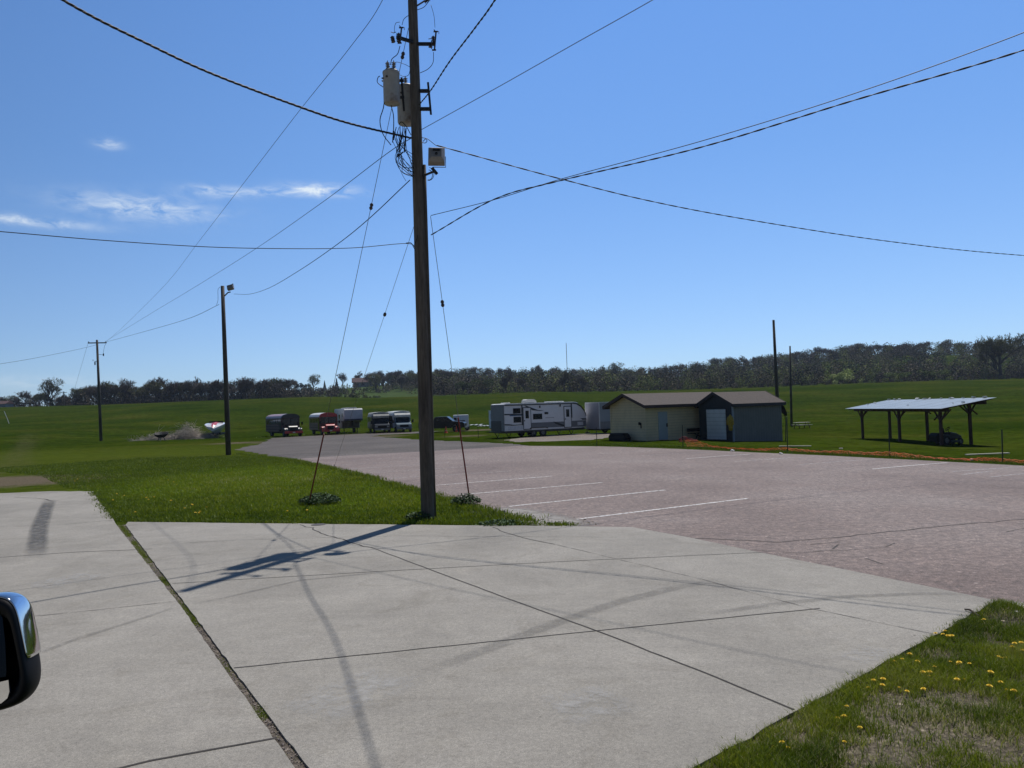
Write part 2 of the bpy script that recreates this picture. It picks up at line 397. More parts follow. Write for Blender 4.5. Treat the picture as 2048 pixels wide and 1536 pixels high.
def asphalt_mat(name='asphalt', spec=.4, lo=(.126, .089, .074), mid=(.170, .127, .108), hi=(.205, .166, .146), sp=60):
    m, nt, N, L, b = nodes(name); v = obj_vec(N, L)
    n1 = noise(N, L, v, .16, 5, .6, .3); n2 = noise(N, L, v, 1.6, 6, .7); n3 = noise(N, L, v, sp, 2, .8); n5 = noise(N, L, v, 7, 4, .85)
    r1 = ramp(N, [(.3, lo), (.5, mid), (.72, hi)]); L.new(n1.outputs[0], r1.inputs[0])
    r2 = ramp(N, [(.3, (.86,)*3), (.7, (1.12,)*3)]); L.new(n2.outputs[0], r2.inputs[0])
    r3 = ramp(N, [(.3, (.42,)*3), (.5, (1.0,)*3), (.70, (1.85,)*3)]); L.new(n3.outputs[0], r3.inputs[0])
    r5 = ramp(N, [(.32, (.50,)*3), (.5, (.98,)*3), (.68, (1.6,)*3)]); L.new(n5.outputs[0], r5.inputs[0])
    c = r1.outputs[0]
    for r in (r2, r3, r5): c = mixc(N, L, 'MULTIPLY', 1.0, c, r.outputs[0])
    vo = N.new('ShaderNodeTexVoronoi'); vo.inputs['Scale'].default_value = 3.4; L.new(v, vo.inputs['Vector'])
    rp = ramp(N, [(0.0, (1, 1, 1)), (.06, (.8,)*3), (.10, (0, 0, 0))]); L.new(vo.outputs['Distance'], rp.inputs[0])
    c = mixc(N, L, 'MIX', rp.outputs[0], c, tuple(min(.6, q*2.1) for q in hi))
    L.new(c, b.inputs['Base Color']); b.inputs['Roughness'].default_value = .75; b.inputs['Specular IOR Level'].default_value = spec
    bump(N, L, b, n3.outputs[0], .8, .012); return m

MC = concrete_mat(); MA = asphalt_mat()
MG = asphalt_mat('gravel', .2, (.060, .048, .038), (.085, .070, .057), (.115, .098, .082), 22)
MJ = mat('joint_dark', (.045, .04, .035), .95, var=.4, scale=8)
CZ = .030
# outlines (world) from the photograph's ground positions
gapL = [G(232, 1051), G(363, 1218), G(474, 1379), G(586, 1538)]
gapR = [G(250, 1051), G(377, 1220), G(494, 1380), G(610, 1534)]
dg = (gapL[-1]-gapL[-2]).normalized(); dgr = (gapR[-1]-gapR[-2]).normalized()
eL = gapL[-1]+dg*45; eR = gapR[-1]+dg*45
left_poly = jitter_line([(-46, 29.6), G2(0, 988), G2(100, 984), G2(186, 984), G2(205, 1012), G2(228, 1042)], .3, .05, 1)[:-1]+jitter_line([(p.x, p.y) for p in gapL], .15, .004, 2)+[(eL.x, eL.y), (-46, eL.y)]
slab_l = sheet('driveway', left_poly, CZ, MC, .08)
a, b_ = G(1995, 1206), G(1400, 1536); dr = (b_-a).normalized(); ee = b_+dr*9
right_poly = jitter_line([(eR.x, eR.y)]+[(p.x, p.y) for p in gapR[::-1]], .15, .005, 3)[:-1]+jitter_line([G2(256, 1046), G2(620, 1050), G2(1130, 1055)], .3, .02, 4)[:-1]+[G2(1130, 1055), G2(1265, 1057), G2(1380, 1078), G2(1500, 1104), G2(1750, 1155)]+jitter_line([(a.x, a.y), (b_.x, b_.y)], .2, .012, 5)+[(ee.x, ee.y), (eR.x+4, eR.y)]
slab_r = sheet('driveway', right_poly, CZ, MC, .08)
far_r = (62, G(2048, 932).y-6)
lot = [G2(1100, 1047), G2(1060, 1040), G2(1020, 1032), G2(960, 1017), G2(905, 1000), G2(850, 985), G2(720, 948), G2(588, 918)]
lot = jitter_line(lot, .35, .05, 6)[:-1]+jitter_line([G2(588, 918), G2(700, 911), G2(850, 903), G2(1040, 892), G2(1200, 893), G2(1500, 905), G2(1700, 914), G2(2048, 932), far_r], .8, .04, 8)
edge_r = G(2048, 1217); e2 = edge_r+(edge_r-a)*6
lot += [(62, 6.5), (12, 8.2)]+jitter_line([(edge_r.x, edge_r.y), (a.x, a.y)], .2, .02, 9)+[G2(1990, 1222), G2(1750, 1172), G2(1500, 1120), G2(1380, 1092), G2(1265, 1070), G2(1130, 1063)]
parking = sheet('parking_lot', lot, .012, MA)
gravel = [G2(505, 905), G2(470, 899), G2(520, 888), G2(545, 876), G2(640, 871), G2(760, 866), G2(880, 862), G2(850, 866), G2(760, 870), G2(740, 873), G2(850, 880), G2(960, 885), G2(1040, 889), G2(1060, 894), G2(850, 906), G2(700, 914), G2(590, 921)]
sheet('gravel_yard', jitter_line(gravel+[gravel[0]], .8, .16, 11)[:-1], .006, MG)
pad = [G2(1008, 880), G2(1040, 876), G2(1100, 870), G2(1215, 866), G2(1225, 874), G2(1180, 880), G2(1090, 883), G2(1030, 884)]
sheet('trailer_pad', jitter_line(pad+[pad[0]], .6, .2, 12)[:-1], .006, asphalt_mat('pad_gravel', .2, (.12, .10, .08), (.165, .138, .115), (.22, .18, .15), 12))
MDS = asphalt_mat('joint_dirt', .1, (.07, .058, .048), (.105, .088, .072), (.15, .13, .11), 30)
mid = [((p.x+q.x)/2, (p.y+q.y)/2) for p, q in zip(gapL, gapR)]
mide = [((eL.x+eR.x)/2, (eL.y+eR.y)/2)]
strip('dirt_joint', jitter_line(mid+mide, .3, .0, 1), .34, .010, MDS)
# concrete joints and cracks
def crack(px, w, seed, parent, amp=.012, base=CZ, m=None, step=.22):
    pts = [G2(*p) for p in px]; strip('crack', jitter_line(pts, step, amp, seed), w, base+.004, m or MJ, parent)
MK = mark_mat('crack_faint', (.05, .045, .04), .8, False, 3, .48)
crack([(742, 1098), (1000, 1196), (1190, 1266), (1400, 1348), (1588, 1427)], .022, 21, slab_r, .004, m=MJ)
crack([(600, 1052), (650, 1072), (742, 1098)], .03, 22, slab_r, .03)
crack([(985, 1057), (1010, 1068), (1060, 1082), (1110, 1092)], .022, 23, slab_r, .012)
crack([(1110, 1092), (1250, 1126), (1400, 1162), (1620, 1222), (1868, 1274)], .018, 24, slab_r, .004, m=MK)
crack([(468, 1342), (800, 1308), (1185, 1268), (1640, 1222)], .02, 25, slab_r, .004)
crack([(345, 1171), (700, 1150), (1100, 1128), (1400, 1114), (1535, 1108)], .018, 26, slab_r, .004)
crack([(282, 1094), (500, 1082), (800, 1075), (1250, 1078)], .02, 27, slab_r, .006, m=MK)
crack([(0, 1118), (140, 1108), (305, 1101)], .025, 28, slab_l, .006)
crack([(60, 1238), (200, 1224), (360, 1206)], .02, 29, slab_l, .005, m=MK)
crack([(150, 1566), (300, 1530), (420, 1508), (552, 1484)], .028, 30, slab_l, .008)
crack([(0, 1056), (120, 1052), (225, 1043)], .03, 31, slab_l, .01, m=MK)
# asphalt cracks
for i, px in enumerate([[(1350, 1076), (1560, 1086), (1700, 1074), (1900, 1052), (2048, 1040), (2300, 1022)], [(1500, 1101), (1600, 1108), (1770, 1096), (1790, 1088)], [(1170, 970), (1330, 963), (1430, 960), (1520, 955)], [(1655, 938), (1760, 929), (1830, 923)],
                        [(1620, 1090), (1680, 1085), (1665, 1100)], [(2010, 1066), (2048, 1058), (2120, 1050)], [(1730, 1118), (1765, 1130)], [(930, 976), (960, 981), (1010, 977)]]):
    crack(px, .032 if i < 2 else .04, 40+i, parking, .03, .012, MK if i else MJ, .25)
# wheel marks, a painted wire shadow and stains
MT = mark_mat('tyre_and_shadow_mark', (.13, .125, .115), .27, True, 5, .42); MT2 = mark_mat('tyre_mark_dark', (.07, .07, .07), .62, True, 6, .40)
def slab_mark(px, w, m, parent, name='tyre_and_shadow_mark'): strip(name, jitter_line([G2(*p) for p in px], .25, 0), w, CZ+.006, m, parent)
crack([(30, 997), (70, 998), (90, 1000), (104, 1004)], .07, 77, slab_l, .01, m=MK)
slab_mark([(72, 1120), (78, 1060), (92, 1020), (100, 1003), (92, 1000)], .46, MT2, slab_l)
slab_mark([(820, 1360), (960, 1310), (1110, 1252), (1240, 1208), (1360, 1178), (1470, 1160)], .28, MT, slab_r)
slab_mark([(1400, 1235), (1560, 1212), (1700, 1198), (1850, 1192), (1975, 1196)], .2, MT, slab_r)  # left part wheel mark, right part an overhead wire's shadow painted on
slab_mark([(60, 1320), (150, 1285), (260, 1250), (350, 1220)], .12, MT, slab_l)
slab_mark([(380, 1215), (450, 1200), (600, 1165), (800, 1145)], .12, MT, slab_r)
MW = mark_mat('pale_scuff', (.40, .39, .37), .55, True, 5, .5)
slab_mark([(600, 1440), (690, 1400), (800, 1350)], .9, MW, slab_r, 'pale_scuff'); slab_mark([(1700, 1330), (1760, 1300)], .4, MW, slab_r, 'pale_scuff'); slab_mark([(1100, 1430), (1250, 1400)], .8, MW, slab_r, 'pale_scuff'); slab_mark([(60, 1180), (200, 1150)], .9, MW, slab_l, 'pale_scuff')
# parking stripes
def stripe_mat():
    return mark_mat('stripe_paint', (.72, .70, .68), .95, False, 14, .44)
MS = stripe_mat(); MS2 = mark_mat('stripe_worn', (.52, .49, .48), .85, False, 10, .47)
def stripe(p, q, w=.10, m=None):
    strip('parking_stripe', jitter_line([p, q], .5, 0), w, .018, m or MS, parking)
nearS = [((1152, 1040), (1495, 998)), ((1018, 1014), (1330, 981)), ((925, 990), (1205, 966)), ((838, 974), (1105, 953)), ((772, 958), (1020, 943))]
for i, (p, q) in enumerate(nearS): stripe(G2(*p), G2(*q), .11 if i < 2 else .10, MS if i < 4 else MS2)
s4, s5 = Vector(G2(838, 974)), Vector(G2(772, 958)); e4 = Vector(G2(1105, 953)); dv = (e4-s4).normalized(); st = (Vector(G2(925, 990))-Vector(G2(1152, 1040)))/2
for k in range(1, 8):
    q = s5+st*k*.97; stripe(q, q+dv*5.3, .1, MS2)
for (p, q) in [((1195, 908), (1320, 901)), ((1280, 912), (1420, 905)), ((1372, 918), (1500, 909)), ((1470, 924), (1580, 916)), ((1530, 920), (1630, 914)), ((1600, 930), (1752, 919)), ((1745, 939), (1895, 926)), ((1905, 944), (2048, 934)), ((1925, 950), (1985, 943)), ((1980, 955), (2090, 944))]:
    stripe(G2(*p), G2(*q), .10, MS2 if p[0] not in (1745, 1372) else MS)
# dirty sand fan at the lot corner
MSD = mark_mat('sand_fan', (.26, .24, .215), .95, True, 3, .38)
strip('sand_fan', jitter_line([G2(960, 1030), G2(1010, 1022), G2(1070, 1035), G2(1130, 1050), G2(1190, 1056)], .3, 0), 1.5, .020, MSD)
strip('sand_fan', jitter_line([G2(1985, 1207), G2(2010, 1207), G2(2048, 1212), G2(2120, 1222)], .2, 0), .22, .022, MSD)

# ================================================================ GRASS AND SMALL PLANTS
def blade_mat():
    m, nt, N, L, b = nodes('grass_blades')
    at = N.new('ShaderNodeAttribute'); at.attribute_name = 'tint'
    r = ramp(N, [(0, (.055, .088, .008)), (.4, (.145, .200, .010)), (.75, (.28, .31, .022)), (1, (.54, .47, .32))]); L.new(at.outputs['Fac'], r.inputs[0])
    L.new(r.outputs[0], b.inputs['Base Color']); b.inputs['Roughness'].default_value = .5; b.inputs['Specular IOR Level'].default_value = .35
    tr = N.new('ShaderNodeBsdfTranslucent'); L.new(r.outputs[0], tr.inputs['Color'])
    mx = N.new('ShaderNodeMixShader'); mx.inputs[0].default_value = .35
    out = [n for n in N if n.type == 'OUTPUT_MATERIAL'][0]; L.new(b.outputs[0], mx.inputs[1]); L.new(tr.outputs[0], mx.inputs[2]); L.new(mx.outputs[0], out.inputs[0])
    return m
MBL = blade_mat()
def in_poly(x, y, poly):
    c = np.zeros(len(x), bool); n = len(poly)
    for i in range(n):
        x1, y1 = poly[i]; x2, y2 = poly[(i+1) % n]
        k = ((y1 > y) != (y2 > y)) & (x < (x2-x1)*(y-y1)/((y2-y1)+1e-12)+x1); c ^= k
    return c
def np_mesh(name, verts, faces_idx, nper, m, attrs=None):
    me = bpy.data.meshes.new(name); nv = len(verts); nf = len(faces_idx)//nper
    me.vertices.add(nv); me.vertices.foreach_set('co', np.asarray(verts, np.float32).ravel())
    me.loops.add(len(faces_idx)); me.loops.foreach_set('vertex_index', np.asarray(faces_idx, np.int32))
    me.polygons.add(nf); me.polygons.foreach_set('loop_start', np.arange(0, nf*nper, nper, dtype=np.int32)); me.polygons.foreach_set('loop_total', np.full(nf, nper, np.int32))
    me.update(calc_edges=True)
    for k, a in (attrs or {}).items():
        A = me.attributes.new(k, 'FLOAT', 'POINT'); A.data.foreach_set('value', np.asarray(a, np.float32))
    me.materials.append(m); o = bpy.data.objects.new(name, me); C.objects.link(o); return o
_bk = np.array([base_h(x) for x in np.arange(-100, 100, .5)])
def Tn(x): return np.interp(x, np.arange(-100, 100, .5), _bk)
def blades(name, x, y, h, w, tint, z0=0.0, lean=.5, parent=None, kind=None, m=None):
    n = len(x); a = rng.uniform(0, 2*np.pi, n); l = rng.uniform(.05, lean, n)*h; b = rng.uniform(0, 2*np.pi, n)
    z = Tn(x)+z0; dx, dy = np.cos(a)*w/2, np.sin(a)*w/2; lx, ly = np.cos(b)*l, np.sin(b)*l
    v = np.zeros((n, 5, 3))
    v[:, 0] = np.stack([x-dx, y-dy, z], 1); v[:, 1] = np.stack([x+dx, y+dy, z], 1)
    v[:, 2] = np.stack([x+dx*.8+lx*.35, y+dy*.8+ly*.35, z+h*.55], 1); v[:, 3] = np.stack([x-dx*.8+lx*.35, y-dy*.8+ly*.35, z+h*.55], 1)
    v[:, 4] = np.stack([x+lx, y+ly, z+h*.95], 1)
    o = np.arange(n)[:, None]*5; tri = np.concatenate([o+np.array([[0, 1, 2]]), o+np.array([[0, 2, 3]]), o+np.array([[3, 2, 4]])], 1).ravel()
    ob = np_mesh(name, v.reshape(-1, 3), tri, 3, m or MBL, {'tint': np.repeat(tint, 5)})
    if kind: tag(ob, kind=kind)
    if parent: ob.parent = parent
    return ob
def vnoise(x, y, s, seed=0):
    r = np.random.default_rng(seed); g = r.random((64, 64)); fx, fy = x/s, y/s; i, j = np.floor(fx).astype(int), np.floor(fy).astype(int); u, v = fx-i, fy-j
    u, v = u*u*(3-2*u), v*v*(3-2*v); q = lambda a, b: g[a % 64, b % 64]
    return (q(i, j)*(1-u)+q(i+1, j)*u)*(1-v)+(q(i, j+1)*(1-u)+q(i+1, j+1)*u)*v
def scatter(poly, dens):
    xs = [p[0] for p in poly]; ys = [p[1] for p in poly]; x0, x1, y0, y1 = min(xs), max(xs), min(ys), max(ys)
    n = int((x1-x0)*(y1-y0)*dens); x = rng.uniform(x0, x1, n); y = rng.uniform(y0, y1, n); k = in_poly(x, y, poly); return x[k], y[k]
# near verge at the right
ve = [(a.x+.02, a.y-.02), (b_.x+.02, b_.y), (ee.x+.02, ee.y), (3.6, 1.2), (9.0, 5.6), (12, 8.1), (edge_r.x, edge_r.y-.03)]
bare = [(G2(1860, 1450), .5), (G2(1760, 1510), .4), (G2(1960, 1410), .3), (G2(1600, 1480), .2), (G2(1560, 1440), .22), (G2(2030, 1490), .4), (G2(1640, 1400), .16), (G2(1700, 1345), .16), (G2(1880, 1310), .14), (G2(1995, 1235), .35), (G2(1790, 1400), .16)]
x, y = scatter(ve, 12500)
vn = vnoise(x, y, .35, 1)*.6+vnoise(x, y, .12, 2)*.4
bd = np.zeros(len(x))
for (q, r_) in bare: bd = np.maximum(bd, np.exp(-((x-q[0])**2+(y-q[1])**2)/r_**2))
keep = rng.random(len(x)) < np.clip(.30+1.5*(vn-.22)-.85*bd, .10, 1); x, y, vn, bd = x[keep], y[keep], vn[keep], bd[keep]
dry = (rng.random(len(x)) < .16+.55*bd)
h = (.035+.075*vn)*rng.uniform(.5, 1.3, len(x)); tint = np.where(dry, rng.uniform(.75, 1, len(x)), np.clip(.1+.75*vnoise(x, y, .7, 5)+rng.normal(0, .12, len(x)), 0, .8))
blades('grass', x, y, h*np.where(dry, .7, 1), rng.uniform(.004, .008, len(x)), tint, kind='stuff', lean=1.1)
# soil under the near verge is thin turf: a sheet with its own earth colour
MSOIL = asphalt_mat('turf_soil', .05, (.030, .028, .014), (.085, .072, .050), (.20, .17, .13), 30)
sheet('soil', jitter_line([(p[0], p[1]) for p in ve]+[ve[0]], .3, .02, 3)[:-1], .003, MSOIL)
# middle verge between driveway and parking lot
mv = [G2(188, 985), G2(207, 1012), G2(232, 1041), G2(256, 1044), G2(620, 1048), G2(1128, 1053), G2(1060, 1040), G2(1010, 1036), G2(958, 1019), G2(905, 1002), G2(850, 987), G2(720, 950), G2(588, 920), G2(470, 912), G2(300, 915), G2(0, 935), G2(0, 944), G2(80, 952), G2(130, 976)]
x, y = scatter(mv, 420); d = y
keep = rng.random(len(x)) < np.clip((22/d)**1.6, .1, 1); x, y, d = x[keep], y[keep], d[keep]
vn = vnoise(x, y, 1.2, 3)*.6+vnoise(x, y, .3, 4)*.4; q = G2(560, 960)
fr = np.exp(-(((x-q[0])/7)**2+((y-q[1])/9)**2)); q2 = G2(760, 1000); fr = np.maximum(fr, .8*np.exp(-(((x-q2[0])/3)**2+((y-q2[1])/4)**2)))
tint = np.clip(.12+.35*vn+.34*fr+rng.normal(0, .1, len(x)), 0, .95)
blades('grass', x, y, (.03+.08*vn)*rng.uniform(.6, 1.3, len(x)), rng.uniform(.012, .03, len(x)), tint, kind='stuff', lean=.9)
# taller fringe along the edges
def fringe(pts, n, wd, h0, h1, t0=.1, t1=.6, ww=.02):
    xs = []; ys = []; segs = list(zip(pts, pts[1:])); Ls = [math.hypot(b[0]-a[0], b[1]-a[1]) for a, b in segs]; tot = sum(Ls)
    for (a, b), l in zip(segs, Ls):
        k = int(n*l/tot); t = rng.random(k); xs.append(a[0]+(b[0]-a[0])*t+rng.normal(0, wd, k)); ys.append(a[1]+(b[1]-a[1])*t+rng.normal(0, wd, k))
    x = np.concatenate(xs); y = np.concatenate(ys); keep = rng.random(len(x)) < np.clip(vnoise(x, y, .5, 8)*2.4-.5, 0.1, 1); x, y = x[keep], y[keep]
    blades('grass', x, y, rng.uniform(h0, h1, len(x)), rng.uniform(ww*.6, ww*1.4, len(x)), rng.uniform(t0, t1, len(x)), kind='stuff', lean=.9)
fringe([G2(1062, 1042), G2(1010, 1036), G2(958, 1020), G2(905, 1003), G2(850, 988), G2(720, 951), G2(588, 921), G2(475, 908)], 16000, .16, .05, .17, .2, .6)
fringe([G2(1145, 1052), G2(1000, 1049), G2(600, 1047), G2(256, 1043)], 9000, .10, .03, .10, .1, .6)
fringe([G2(235, 1040), G2(207, 1010), G2(188, 985)], 2500, .12, .04, .10, .05, .5)
fringe([(p.x+.03, p.y-.03) for p in (a, (a+b_)/2, b_)], 3500, .05, .03, .085, .1, .8, .006)
fringe([G2(1190, 889), G2(1260, 892), G2(1500, 901), G2(1700, 911), G2(2048, 929)], 9000, .4, .05, .13, .05, .35, .025)
fringe([G2(545, 875), G2(640, 870), G2(760, 865), G2(880, 860)], 3500, .7, .08, .25, .1, .4, .05)
# moss and tufts in the open joint
mp = [(p[0], p[1]) for p in mid]
lp2 = lambda a_, b2_, t: (a_[0]*(1-t)+b2_[0]*t, a_[1]*(1-t)+b2_[1]*t)
fringe(mp[:2], 9000, .04, .012, .04, .25, .65, .008); fringe([mp[1], lp2(mp[1], mp[2], .3)], 2600, .045, .012, .035, .25, .6, .008); fringe([lp2(mp[1], mp[2], .3), mp[2]], 420, .05, .012, .035, .3, .9, .006); fringe([lp2(mp[1], mp[2], .7), lp2(mp[1], mp[2], .85)], 350, .04, .012, .035, .3, .6, .006); fringe([lp2(mp[2], mp[3], .3), lp2(mp[2], mp[3], .45)], 380, .04, .015, .05, .2, .6, .005); fringe(mp[2:], 160, .06, .015, .04, .5, 1, .005)
# leafy weed clumps
MLEAF = mat('weed_leaf', (.040, .085, .020), .75, var=.5, scale=6)
def weed(px, py, rad, hgt, n, label, group=None):
    c = G(px, py); r = np.sqrt(rng.random(n))*rad; a = rng.uniform(0, 2*np.pi, n); x = c.x+r*np.cos(a); y = c.y+r*np.sin(a)*.7
    v = []; f = []
    for i in range(n):
        hh = hgt*(1-.6*(r[i]/rad)**2)*rng.uniform(.4, 1.0); p = Vector((x[i]-c.x, y[i]-c.y, hh)); s = rng.uniform(.018, .05)
        d = Vector((rng.normal(), rng.normal(), rng.normal()*.5)).normalized(); e = d.cross(Vector((rng.normal(), rng.normal(), 1))).normalized(); k = len(v)
        v += [p-d*s, p-e*s*.4, p+d*s*1.2, p+e*s*.4]; f.append((k, k+1, k+2, k+3))
    root = empty('weed_clump', c, 0, label, 'weed', group); mb = MB(); mb.v = [tuple(q) for q in v]; mb.f = f; mb.build('leaves', MLEAF, root, fix=False)
    st = MB()
    for i in range(0, n, 14): st.tube([(x[i]-c.x)*.3, (y[i]-c.y)*.3, 0] and [((x[i]-c.x)*.3, (y[i]-c.y)*.3, 0), v[4*i]], .004, 3)
    st.build('stem', MLEAF, root, fix=False)
weed(640, 1008, .62, .34, 1500, 'dark leafy weed clump around the foot of the left red guy guard')
weed(932, 1010, .42, .34, 800, 'dark leafy weed clump around the foot of the right red guy guard')
weed(838, 1040, .34, .22, 380, 'small leafy weeds on the left side of the big pole base')
weed(1000, 1050, .55, .12, 420, 'low dark green weeds on the driveway edge right of the big pole')
# dandelions
MDH = mat('dandelion_yellow', (.75, .52, .015), .7, var=.15, scale=60); MDS2 = mat('dandelion_stem', (.10, .16, .04), .6)
def dandelion(q, s, first=None):
    root = empty('dandelion', q, random.uniform(0, 6), None, 'flower', 'dandelions blooming in the grass')
    return root
proto = None
spots = [(1548, 1503), (1566, 1497), (1579, 1504), (1688, 1495), (1720, 1467), (1672, 1446), (1692, 1448), (1696, 1424), (1738, 1385), (1747, 1372), (1764, 1383), (1768, 1372), (1796, 1384), (1813, 1394), (1792, 1334), (1803, 1330), (1820, 1322), (1833, 1334), (1838, 1335),
         (1845, 1390), (1852, 1392), (1849, 1358), (1862, 1358), (1867, 1344), (1860, 1360), (1874, 1276), (1888, 1277), (1893, 1273), (1902, 1277), (1905, 1283), (1897, 1281), (1904, 1332), (1917, 1338), (1922, 1337), (1940, 1337), (1980, 1358), (1997, 1320), (2003, 1324), (2013, 1323), (2028, 1397), (2010, 1390), (2003, 1378), (1978, 1387), (2030, 1298), (2041, 1305), (2046, 1296), (2024, 1308), (1928, 1368), (1915, 1373), (2045, 1314), (1972, 1250)]
wl = 'yellow dandelion among the near grass right of the concrete driveway'
wl2 = 'tiny yellow dandelion on the lawn behind the driveway, left of the big pole'
spots2 = [(293, 1000), (296, 1004), (308, 999), (341, 1006), (385, 1015), (390, 1031), (397, 1032), (337, 964), (347, 968), (352, 974), (150, 966), (155, 962), (235, 992), (248, 996), (270, 1030), (383, 1014), (575, 1028), (615, 1026), (413, 1020), (400, 1029), (225, 1005), (370, 1022)]
for i, (px, py) in enumerate(spots+spots2):
    near = i < len(spots); q = G(px, py); q.x += random.uniform(-.01, .01)
    if proto is None:
        root = empty('dandelion', q, 0, wl, 'flower', 'dandelions in the near grass')
        hd = MB()
        for ring, (n, r, z) in enumerate([(14, .022, .060), (12, .016, .066), (8, .009, .070)]):
            for k in range(n):
                an = 2*math.pi*k/n+ring*.3; c0 = Vector((math.cos(an), math.sin(an), 0)); t = Vector((-math.sin(an), math.cos(an), 0))
                hd.add([c0*.003+Vector((0, 0, .056+ring*.003)), c0*r-t*.004+Vector((0, 0, z)), c0*r*1.12+Vector((0, 0, z)), c0*r+t*.004+Vector((0, 0, z))], [(0, 1, 2, 3)])
        hd.lathe([(0, .050), (.008, .054), (.006, .062), (0, .064)], 8)
        hd.build('flower_head', MDH, root, fix=False)
        MB().tube([(0, 0, 0), (.003, .002, .03), (0, 0, .054)], .0022, 5).build('stem', MDS2, root); proto = root; o = root
    else: o = copy_tree(proto)
    o.location = q; o.rotation_euler.z = random.uniform(0, 6); o.scale = (1, 1, 1) if near else (1.4, 1.4, 1.4)
    o.rotation_euler.x = random.uniform(-.25, .25)
    if near: o.scale = (random.uniform(.6, 1.15),)*3
    else: o['label'] = wl2; o['group'] = 'dandelions on the lawn by the big pole'
# debris on the paving
MST = mat('pale_stone', (.62, .60, .57), .9, var=.2, scale=20); MTW = mat('dead_stick', (.07, .05, .035), .9, var=.3, scale=20); MCR = mat('grey_crumb', (.12, .105, .09), .95, var=.4, scale=20)
def rock(px, py, s, name, m, label, cat='stone', group=None, flat=.5):
    q = G(px, py); bm = bmesh.new(); bmesh.ops.create_icosphere(bm, subdivisions=2, radius=s)
    rr = random.Random(px*7+py)
    for v in bm.verts: v.co *= 1+rr.uniform(-.22, .22); v.co.z = v.co.z*flat
    me = bpy.data.meshes.new(name); bm.to_mesh(me); bm.free(); me.materials.append(m); o = bpy.data.objects.new(name, me); C.objects.link(o); o.location = (q.x, q.y, q.z+s*flat*.5+.01); tag(o, label, cat, group)
rock(2043, 1217, .05, 'pale_stone', MST, 'white stone at the asphalt edge by the right driveway corner')
rock(2033, 1226, .022, 'pale_stone', MST, 'small white pebble in the grass just below the white stone')
rock(1465, 903, .10, 'pale_stone', MST, 'white stone below the middle of the sagging orange netting', flat=.7)
rock(1562, 909, .09, 'pale_stone', MST, 'white stone at the lot edge left of the tall thin fence post', flat=.7)
rock(1944, 922, .09, 'pale_stone', MST, 'white stone lying on the orange netting at far right', flat=.7)
def stick(px, label):
    pts = [G(*p) for p in px]; base = pts[0].copy(); MBx = MB().tube([(p.x-base.x, p.y-base.y, .045+.012*math.sin(i*2)) for i, p in enumerate(pts)], [.009, .012, .010, .004][:len(pts)], 6)
    o = MBx.build('dead_stick', MTW); o.location = base; tag(o, label, 'stick')
stick([(1930, 1226), (1940, 1229), (1950, 1233), (1962, 1240)], 'dark dead stick poking from the grass onto the driveway corner')
rock(1813, 1273, .022, 'clod', MCR, 'small dark clod on the concrete near the right grass edge', 'clod', flat=.5)
rock(1829, 1277, .038, 'clod', MCR, 'long dark clod right beside the grass edge of the driveway', 'clod', flat=.35)
rock(1448, 1433, .022, 'clod', MCR, 'dark crumb of soil on the concrete near the bottom right', 'clod', flat=.3)
# slab of broken concrete + rubble at the lot corner
crumb = MB()
for i in range(160):
    t = random.random(); q = Vector(G2(985, 1030))*(1-t)+Vector(G2(1170, 1052))*t; q = q+Vector((random.gauss(0, .25), random.gauss(0, .3))); s = random.uniform(.006, .022); z = T(q.x, q.y)+.02
    M = Matrix.Translation((q.x, q.y, z)) @ Matrix.Rotation(random.uniform(0, 3), 4, Vector((random.random(), random.random(), 1)))
    crumb.box(-s, s, -s*.7, s*.7, -s*.5, s*.5, M)
tag(crumb.build('rubble', MCR), kind='stuff')
crumb = MB()
for i in range(420):
    t = random.random(); k = min(len(mp)-2, 1+int(t*(len(mp)-2))); u = random.random(); q = Vector(mp[k])*(1-u)+Vector(mp[k+1])*u; q = q+Vector((random.gauss(0, .045), random.gauss(0, .02))); s = random.uniform(.003, .010)
    M = Matrix.Translation((q.x, q.y, T(q.x, q.y)+.014)) @ Matrix.Rotation(random.uniform(0, 3), 4, Vector((random.random(), random.random(), 1)))
    crumb.box(-s, s, -s*.7, s*.7, -s*.5, s*.5, M)
tag(crumb.build('joint_gravel', mat('joint_gravel', (.20, .17, .15), .9, var=.5, scale=40)), kind='stuff')
md = MB().lathe([(0, .006), (.16, .006), (.17, .003), (.17, 0)], 24); o = md.build('drain_cover', mat('rusty_iron', (.05, .04, .035), .7, var=.4, scale=20)); q = G(637, 1052); o.location = (q.x, q.y, CZ+.003); tag(o, 'round rusty iron cover at the driveway edge left of the pole shadow', 'cover')

# ================================================================ MAIN UTILITY POLE
def wood_mat(name, lo, hi, sc=1.0):
    m, nt, N, L, b = nodes(name); v = obj_vec(N, L, (9*sc, 9*sc, .55*sc)); v2 = obj_vec(N, L, (1.2, 1.2, .35))
    n = noise(N, L, v, 3, 6, .7, .3); n2 = noise(N, L, v2, 1.4, 5, .65)
    r = ramp(N, [(.28, lo), (.72, hi)]); L.new(n.outputs[0], r.inputs[0]); r2 = ramp(N, [(.3, (.45,)*3), (.65, (1.25,)*3)]); L.new(n2.outputs[0], r2.inputs[0])
    L.new(mixc(N, L, 'MULTIPLY', 1.0, r.outputs[0], r2.outputs[0]), b.inputs['Base Color']); b.inputs['Roughness'].default_value = .85
    bump(N, L, b, n.outputs[0], .8, .02); return m
MWD = wood_mat('pole_wood', (.058, .047, .036), (.175, .145, .112))
MWD2 = wood_mat('pole_wood_dark', (.042, .035, .027), (.125, .105, .085))
MIR = mat('line_iron', (.035, .034, .034), .5, .6, .3, 12); MPOR = mat('porcelain', (.05, .035, .03), .35, 0, .3, 10)
